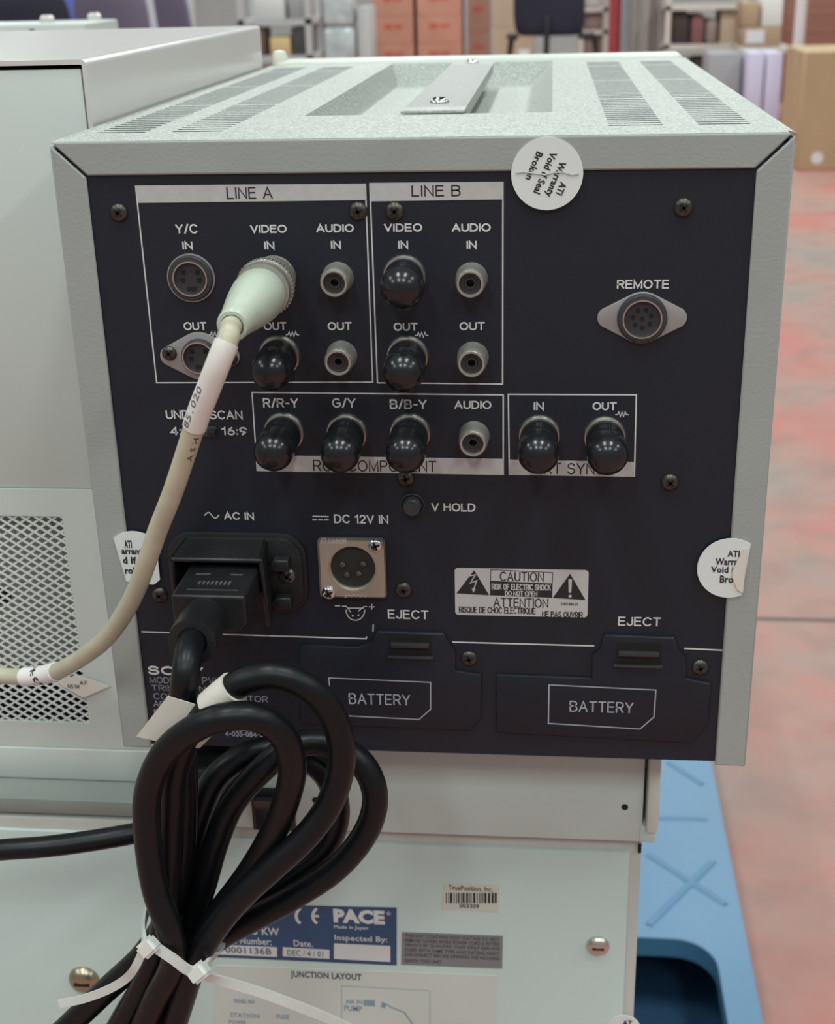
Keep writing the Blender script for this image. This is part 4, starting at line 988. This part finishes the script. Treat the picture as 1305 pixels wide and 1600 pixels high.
# cartons on pallets
salmon = mat('salmon_carton', (.62, .30, .215), .7, var=.04, vscale=8)
kraft = mat('kraft_carton', (.42, .29, .19), .7, var=.04, vscale=8)
kraft2 = mat('tan_carton', (.47, .36, .26), .7, var=.04, vscale=8)
red_ink = mat('red_ink', (.62, .13, .085), .6)
def carton(x0, x1, z0, z1, Y, dp, m, label, group, mark=None, tape=True):
    c = empty('carton', ((x0 + x1) / 2, Y + dp / 2, z0), label, 'carton', group)
    MB().box((x0, Y, z0), (x1, Y + dp, z1), .004, 1).build('box_body', m, c)
    MB().box((x0 + .01, Y + dp / 2 - .03, z1 - .001), (x1 - .01, Y + dp / 2 + .03, z1 + .0006)).build('tape', mat('tape_tan', (.50, .38, .24), .35), c)
    if mark == 'red':
        xm = (x0 + x1) / 2; zq = z0 + (z1 - z0) * .62; wq = (x1 - x0) * .23
        MB().box((xm - wq, Y - .001, zq - .022), (xm - wq * .1, Y + .001, zq + .022)).box((xm + wq * .1, Y - .001, zq - .016), (xm + wq, Y + .001, zq + .016)).build('red_print', red_ink, c)
    if mark == 'white':
        MB().box((x1 - .13, Y - .001, z0 + .06), (x1 - .04, Y + .001, z0 + .16)).build('shipping_label', mat('label_white', (.75, .75, .76), .6), c)
    return c
YC = 12.0
zrow = [at(650, y, YC).z for y in (155, 112, 68, 25, -18)]
zrow = [0.13] + zrow[1:] if False else zrow
step_ = at(650, 25, YC).z - at(650, 68, YC).z
ztop = at(650, 25, YC).z
rows_z = [ztop - step_ * k for k in range(0, 6)]
rows_z = [z for z in rows_z if z > .1]
base_z = min(rows_z)
posn = ('top', 'second', 'third', 'fourth', 'fifth', 'sixth')
for ci, (a, b, nm) in enumerate(((583, 646, 'left'), (652, 721, 'right'))):
    X0_, X1_ = at(a, 40, YC).x, at(b, 40, YC).x
    zs = [base_z + step_ * k for k in range(len(rows_z) + 2)]
    for k in range(len(zs) - 1):
        z0 = zs[k] + .0005; z1 = zs[k + 1]
        fromtop = len(zs) - 2 - k
        carton(X0_, X1_, z0, z1, YC, .45, salmon, f'salmon carton in the {nm} stack, {posn[fromtop]} from the top', 'salmon cartons stacked far behind the monitor', 'red')
plm = mat('pallet_wood', (.36, .25, .16), .8)
def pallet(x0, x1, Y, dp, zt, label):
    p = empty('wooden_pallet', ((x0 + x1) / 2, Y + dp / 2, 0), label, 'pallet')
    t = min(.022, zt / 5)
    for k in range(5):
        y = Y + dp * (k + .1) / 5; MB().box((x0, y, zt - t), (x1, y + dp * .16, zt)).build('deck_board', plm, p)
    for k in (0, .5, 1):
        x = x0 + (x1 - x0 - .07) * k; MB().box((x, Y, 0), (x + .07, Y + dp, zt - t)).build('stringer', plm, p)
pallet(at(578, 40, YC).x, at(726, 40, YC).x, YC, .47, base_z, 'wooden pallet under the salmon cartons')
# narrower pink stack, tan stack
YC2 = 12.2
def stack(a, b, Y, dp, m, zs, lab, grp, marks=None, zt=None):
    X0_, X1_ = at(a, 40, Y).x, at(b, 40, Y).x
    for k in range(len(zs) - 1):
        carton(X0_, X1_, zs[k] + .0005, zs[k + 1], Y, dp, m, lab % ('lowest', 'second from the floor', 'third from the floor', 'fourth from the floor', 'fifth from the floor')[k], grp, marks)
pinkc = mat('dusty_pink_carton', (.50, .29, .23), .7)
stack(731, 764, YC2, .4, pinkc, [0, .32, .64, .95, 1.25], 'narrow dusty pink carton beside the salmon stacks, %s', 'dusty pink cartons', 'red')
stack(770, 835, 11.6, .45, kraft2, [0, .36, .70, 1.02, 1.35], 'tan carton with a white label behind the black chair, %s', 'tan cartons behind the black chair', 'white')
# wrapped pallet and grey carton
wrapm = mat('plastic_wrap', (.50, .56, .57), .12, bump=1.0, scale=14, var=.25, vscale=9)
wo = empty('wrapped_stack', (at(525, 40, 11).x, 11.3, 0), 'shiny plastic wrapped stack left of the salmon cartons', 'wrapped goods')
a, b = at(504, 40, 11).x, at(552, 40, 11).x
for k in range(4): MB().box((a, 11, .12 + .32 * k), (b, 11.5, .12 + .32 * k + .31), .04, 3).build('wrapped_bundle', wrapm, wo)
MB().box((a, 11, 0), (b, 11.5, .12)).build('pallet_base', plm, wo)
bbox_px('carton', 558, 578, 10, 11.1, .4, mat('pale_grey_carton', (.50, .51, .51), .7), 'pale grey carton between the wrapped stack and the salmon cartons', 'carton')
bbox_px('metal_locker', 484, 505, -30, 11.4, .4, mat('teal_grey', (.16, .20, .21), .5), 'dark grey-green locker left of the wrapped stack', 'locker')
# shelving on the left: grey rack with bins
shel = mat('rack_grey', (.46, .47, .47), .5)
def rack(name, a, b, Y, dp, shelves, m, label, posts=True, zt=1.9, pw=.04):
    X0_, X1_ = at(a, 40, Y).x, at(b, 40, Y).x
    r_ = empty(name, ((X0_ + X1_) / 2, Y + dp / 2, 0), label, 'shelving')
    for z in shelves: MB().box((X0_, Y, z - .035), (X1_, Y + dp, z)).build('shelf', m, r_)
    for x in (X0_, X1_ - pw):
        for y in (Y, Y + dp - pw): MB().box((x, y, 0), (x + pw, y + pw, zt)).build('post', m, r_)
    return r_, X0_, X1_
YS = 9.0
zz = at(440, 82, YS).z
rack('shelving_rack', 372, 486, YS, .45, [.25, zz - .02, at(440, 30, YS).z], shel, 'grey shelving rack holding small bins, behind the left cabinet')
def on(name, x0, x1, yt, Y, dp, m, label, cat, z0, group=None, bev=.01):
    return bbox_px(name, x0, x1, yt, Y, dp, m, label, cat, zb=z0, group=group, bev=bev)
zs_ = zz - .02
on('parts_bin', 420, 452, 58, YS + .02, .25, mat('yellow_bin', (.62, .47, .24), .5), 'yellow-tan bin on the grey shelving rack', 'bin', zs_)
on('parts_bin', 454, 482, 42, YS + .02, .25, mat('dark_bin', (.06, .06, .065), .5), 'black bin beside the yellow-tan bin on the rack', 'bin', zs_)
on('parts_bin', 384, 412, 44, YS + .02, .25, mat('brown_bin', (.14, .10, .08), .6), 'dark brown bin at the left end of the rack shelf', 'bin', zs_)
z3 = at(440, 30, YS).z
on('parts_bin', 398, 446, -14, YS + .02, .28, mat('white_bin', (.62, .64, .63), .4), 'wide white bin on the rack upper shelf', 'bin', z3)
on('parts_bin', 452, 482, -14, YS + .02, .28, mat('grey_bin', (.33, .34, .34), .4), 'grey bin on the rack upper shelf beside the white one', 'bin', z3)
# right: white-beamed rack with goods
YR = 11.0
beam = mat('cream_beam', (.63, .58, .52), .5)
z1, z2 = at(1100, 69, YR).z, at(1060, 9, YR).z
r_, RX0, RX1 = rack('shelving_rack', 1040, 1166, YR, .6, [z1, z2, z2 + .55], beam, 'cream metal shelving rack with dark goods, upper right')
on('goods_bundle', 1050, 1078, 18, YR + .05, .4, mat('dark_brown_goods', (.05, .035, .035), .6), 'dark brown bundle at the left end of the cream rack shelf', 'bundle', z1, bev=.03)
on('goods_bundle', 1080, 1102, 22, YR + .05, .4, mat('maroon_goods', (.22, .09, .09), .6), 'maroon bundle beside the dark brown one on the cream rack', 'bundle', z1, bev=.03)
on('goods_bundle', 1104, 1122, 30, YR + .05, .4, mat('grey_brown_goods', (.28, .22, .20), .6), 'grey-brown bundle near the middle of the cream rack shelf', 'bundle', z1, bev=.03)
on('carton', 1126, 1150, 16, YR + .05, .4, kraft2, 'tan carton at the right end of the cream rack shelf', 'carton', z1)
on('goods_bundle', 1050, 1080, 96, YR + .1, .35, mat('dark_maroon', (.10, .05, .05), .6), 'dark maroon bundle on the floor below the cream rack', 'bundle', 0, bev=.03)
on('goods_bundle', 1084, 1116, 90, YR + .1, .35, mat('dark_umber', (.06, .045, .045), .6), 'very dark bundle on the floor below the cream rack, right', 'bundle', 0, bev=.03)
# grey curtain-like rolls and a red post
for k, (a, b, c_, lb) in enumerate(((985, 1002, (.33, .31, .29), 'grey upright roll left of the cream rack'), (1004, 1020, (.42, .40, .36), 'pale beige upright roll left of the cream rack'), (1020, 1032, (.30, .26, .24), 'taupe upright roll beside the cream rack'))):
    X0_, X1_ = at(a, 40, 11.3).x, at(b, 40, 11.3).x
    rl = MB().lathe([(0, 0), (0, (X1_ - X0_) / 2), (1.45, (X1_ - X0_) / 2), (1.45, 0)], ((X0_ + X1_) / 2, 11.5, 0), (0, 0, 1), 20).build('fabric_roll', mat('roll%d' % k, c_, .7), None, ((X0_ + X1_) / 2, 11.5, 0)); tag(rl, lb, 'roll')
X0_ = at(962, 40, 11.2).x
o = MB().lathe([(0, 0), (0, .12), (.02, .12), (.04, .05), (1.5, .05), (1.5, 0)], (X0_, 11.3, 0), (0, 0, 1), 16).build('red_post', mat('red_paint', (.36, .05, .06), .5), None, (X0_, 11.3, 0)); tag(o, 'red upright post between the black chair and fabric rolls', 'post')
X0_ = at(977, 40, 11.2).x
o = MB().lathe([(0, 0), (0, .1), (.02, .1), (.03, .03), (1.6, .03), (1.6, 0)], (X0_, 11.0, 0), (0, 0, 1), 16).build('steel_post', mat('blue_grey_steel', (.22, .24, .27), .4), None, (X0_, 11.0, 0)); tag(o, 'blue-grey steel post right of the red post', 'post')
r2, a_, b_ = rack('shelving_rack', 905, 950, 11.6, .5, [.3, at(925, 47, 11.6).z, at(925, 12, 11.6).z], beam, 'pale shelving rack right of the black chair')
on('goods_bundle', 910, 945, 20, 11.65, .35, mat('mauve_goods', (.28, .19, .19), .7), 'mauve bundle on the middle shelf right of the black chair', 'bundle', at(925, 47, 11.6).z, bev=.03)
on('goods_bundle', 908, 948, 54, 11.65, .35, mat('brown_goods', (.24, .17, .15), .7), 'brown bundle on the lower shelf right of the black chair', 'bundle', .3, bev=.03)
on('goods_bundle', 905, 940, -18, 11.65, .35, mat('grey_goods', (.5, .48, .48), .7), 'pale grey bundle on the upper shelf right of the black chair', 'bundle', at(925, 12, 11.6).z, bev=.03)
# cartons on the right bench, brick-red planks
YB = 10.4
zb_ = at(1200, 74, YB).z
bx0, bx1 = at(1158, 74, YB).x, at(1240, 74, YB).x
be = empty('work_bench', ((bx0 + bx1) / 2, YB + .3, 0), 'pale work bench under cartons, at the upper right', 'bench')
MB().box((bx0, YB, zb_ - .04), (bx1, YB + .6, zb_), .004).build('bench_top', beam, be)
for x in (bx0, bx1 - .04):
    for y in (YB, YB + .55): MB().box((x, y, 0), (x + .04, y + .04, zb_ - .04)).build('leg', shel, be)
on('carton', 1162, 1222, 42, YB + .03, .4, kraft, 'brown carton with a white sheet on the pale bench', 'carton', zb_)
on('paper_sheet', 1167, 1196, 47, YB + .025, .003, mat('sheet_white', (.70, .68, .72), .6), 'white sheet stuck on the brown carton front', 'paper', zb_ + .03, bev=0)
zq = at(1190, 42, YB).z
on('carton', 1160, 1186, 4, YB + .03, .4, kraft, 'small brown carton stacked upon the one with white sheet', 'carton', zq)
on('paper_roll', 1189, 1222, -4, YB + .05, .3, mat('paper_white', (.72, .72, .68), .6), 'stack of white paper standing on the brown carton', 'paper', zq)
plk = mat('red_brown_planks', (.30, .13, .095), .6, var=.15, vscale=6, stretch=(.2, 1, 6))
on('plank_stack', 1228, 1400, -40, 12.2, .5, plk, 'tall stack of red-brown planks behind the large carton', 'planks', 0)
q = at(1254, 70, 8.6)
o = MB().lathe([(0, 0), (0, .12), (.02, .12), (.03, .035), (1.7, .035), (1.7, 0)], (q.x, 8.75, 0), (0, 0, 1), 18).build('white_post', mat('white_post_m', (.66, .63, .66), .4), None, (q.x, 8.75, 0)); tag(o, 'slim white post standing behind the large tan carton', 'post')
# grey tote, lilac boxes
on('grey_tote', 1110, 1163, 82, 9.8, .4, mat('tote_grey', (.32, .32, .335), .5), 'grey plastic tote on the floor behind the monitor corner', 'tote', 0, bev=.02)
zl = 0
for a, b, lb in ((1173, 1199, 'left lilac-white box on the floor beside the grey tote'), (1202, 1228, 'right lilac-white box on the floor beside the large carton')):
    on('storage_box', a, b, 82, 9.6, .35, mat('lilac_white', (.57, .54, .70), .5), lb, 'box', 0, 'lilac-white boxes')
# large tan carton
YL = 7.9
lx0 = at(1249, 200, YL).x; lz = at(1290, 80, YL).z
lc_ = empty('large_carton', (lx0 + .4, YL + .35, 0), 'large tan carton on the floor at the right edge', 'carton')
tan = mat('large_tan_carton', (.47, .335, .20), .7, var=.04, vscale=5)
MB().box((lx0, YL, .0), (lx0 + .85, YL + .65, lz), .006, 1).build('box_body', tan, lc_)
MB().box((lx0 - .001, YL + .28, lz - .12), (lx0 + .85, YL + .34, lz + .001)).build('tape', mat('tape_tan', (.5, .38, .24)), lc_)
q = at(1277, 247, YL); MB().prism([(q.x + a, YL, q.z + b) for a, b in circ(.035, 20)], (0, -.001, 0)).build('round_label', mat('label_white', (.75, .75, .76)), lc_)
for o in ORG:
    if 'org' in o: del o['org']
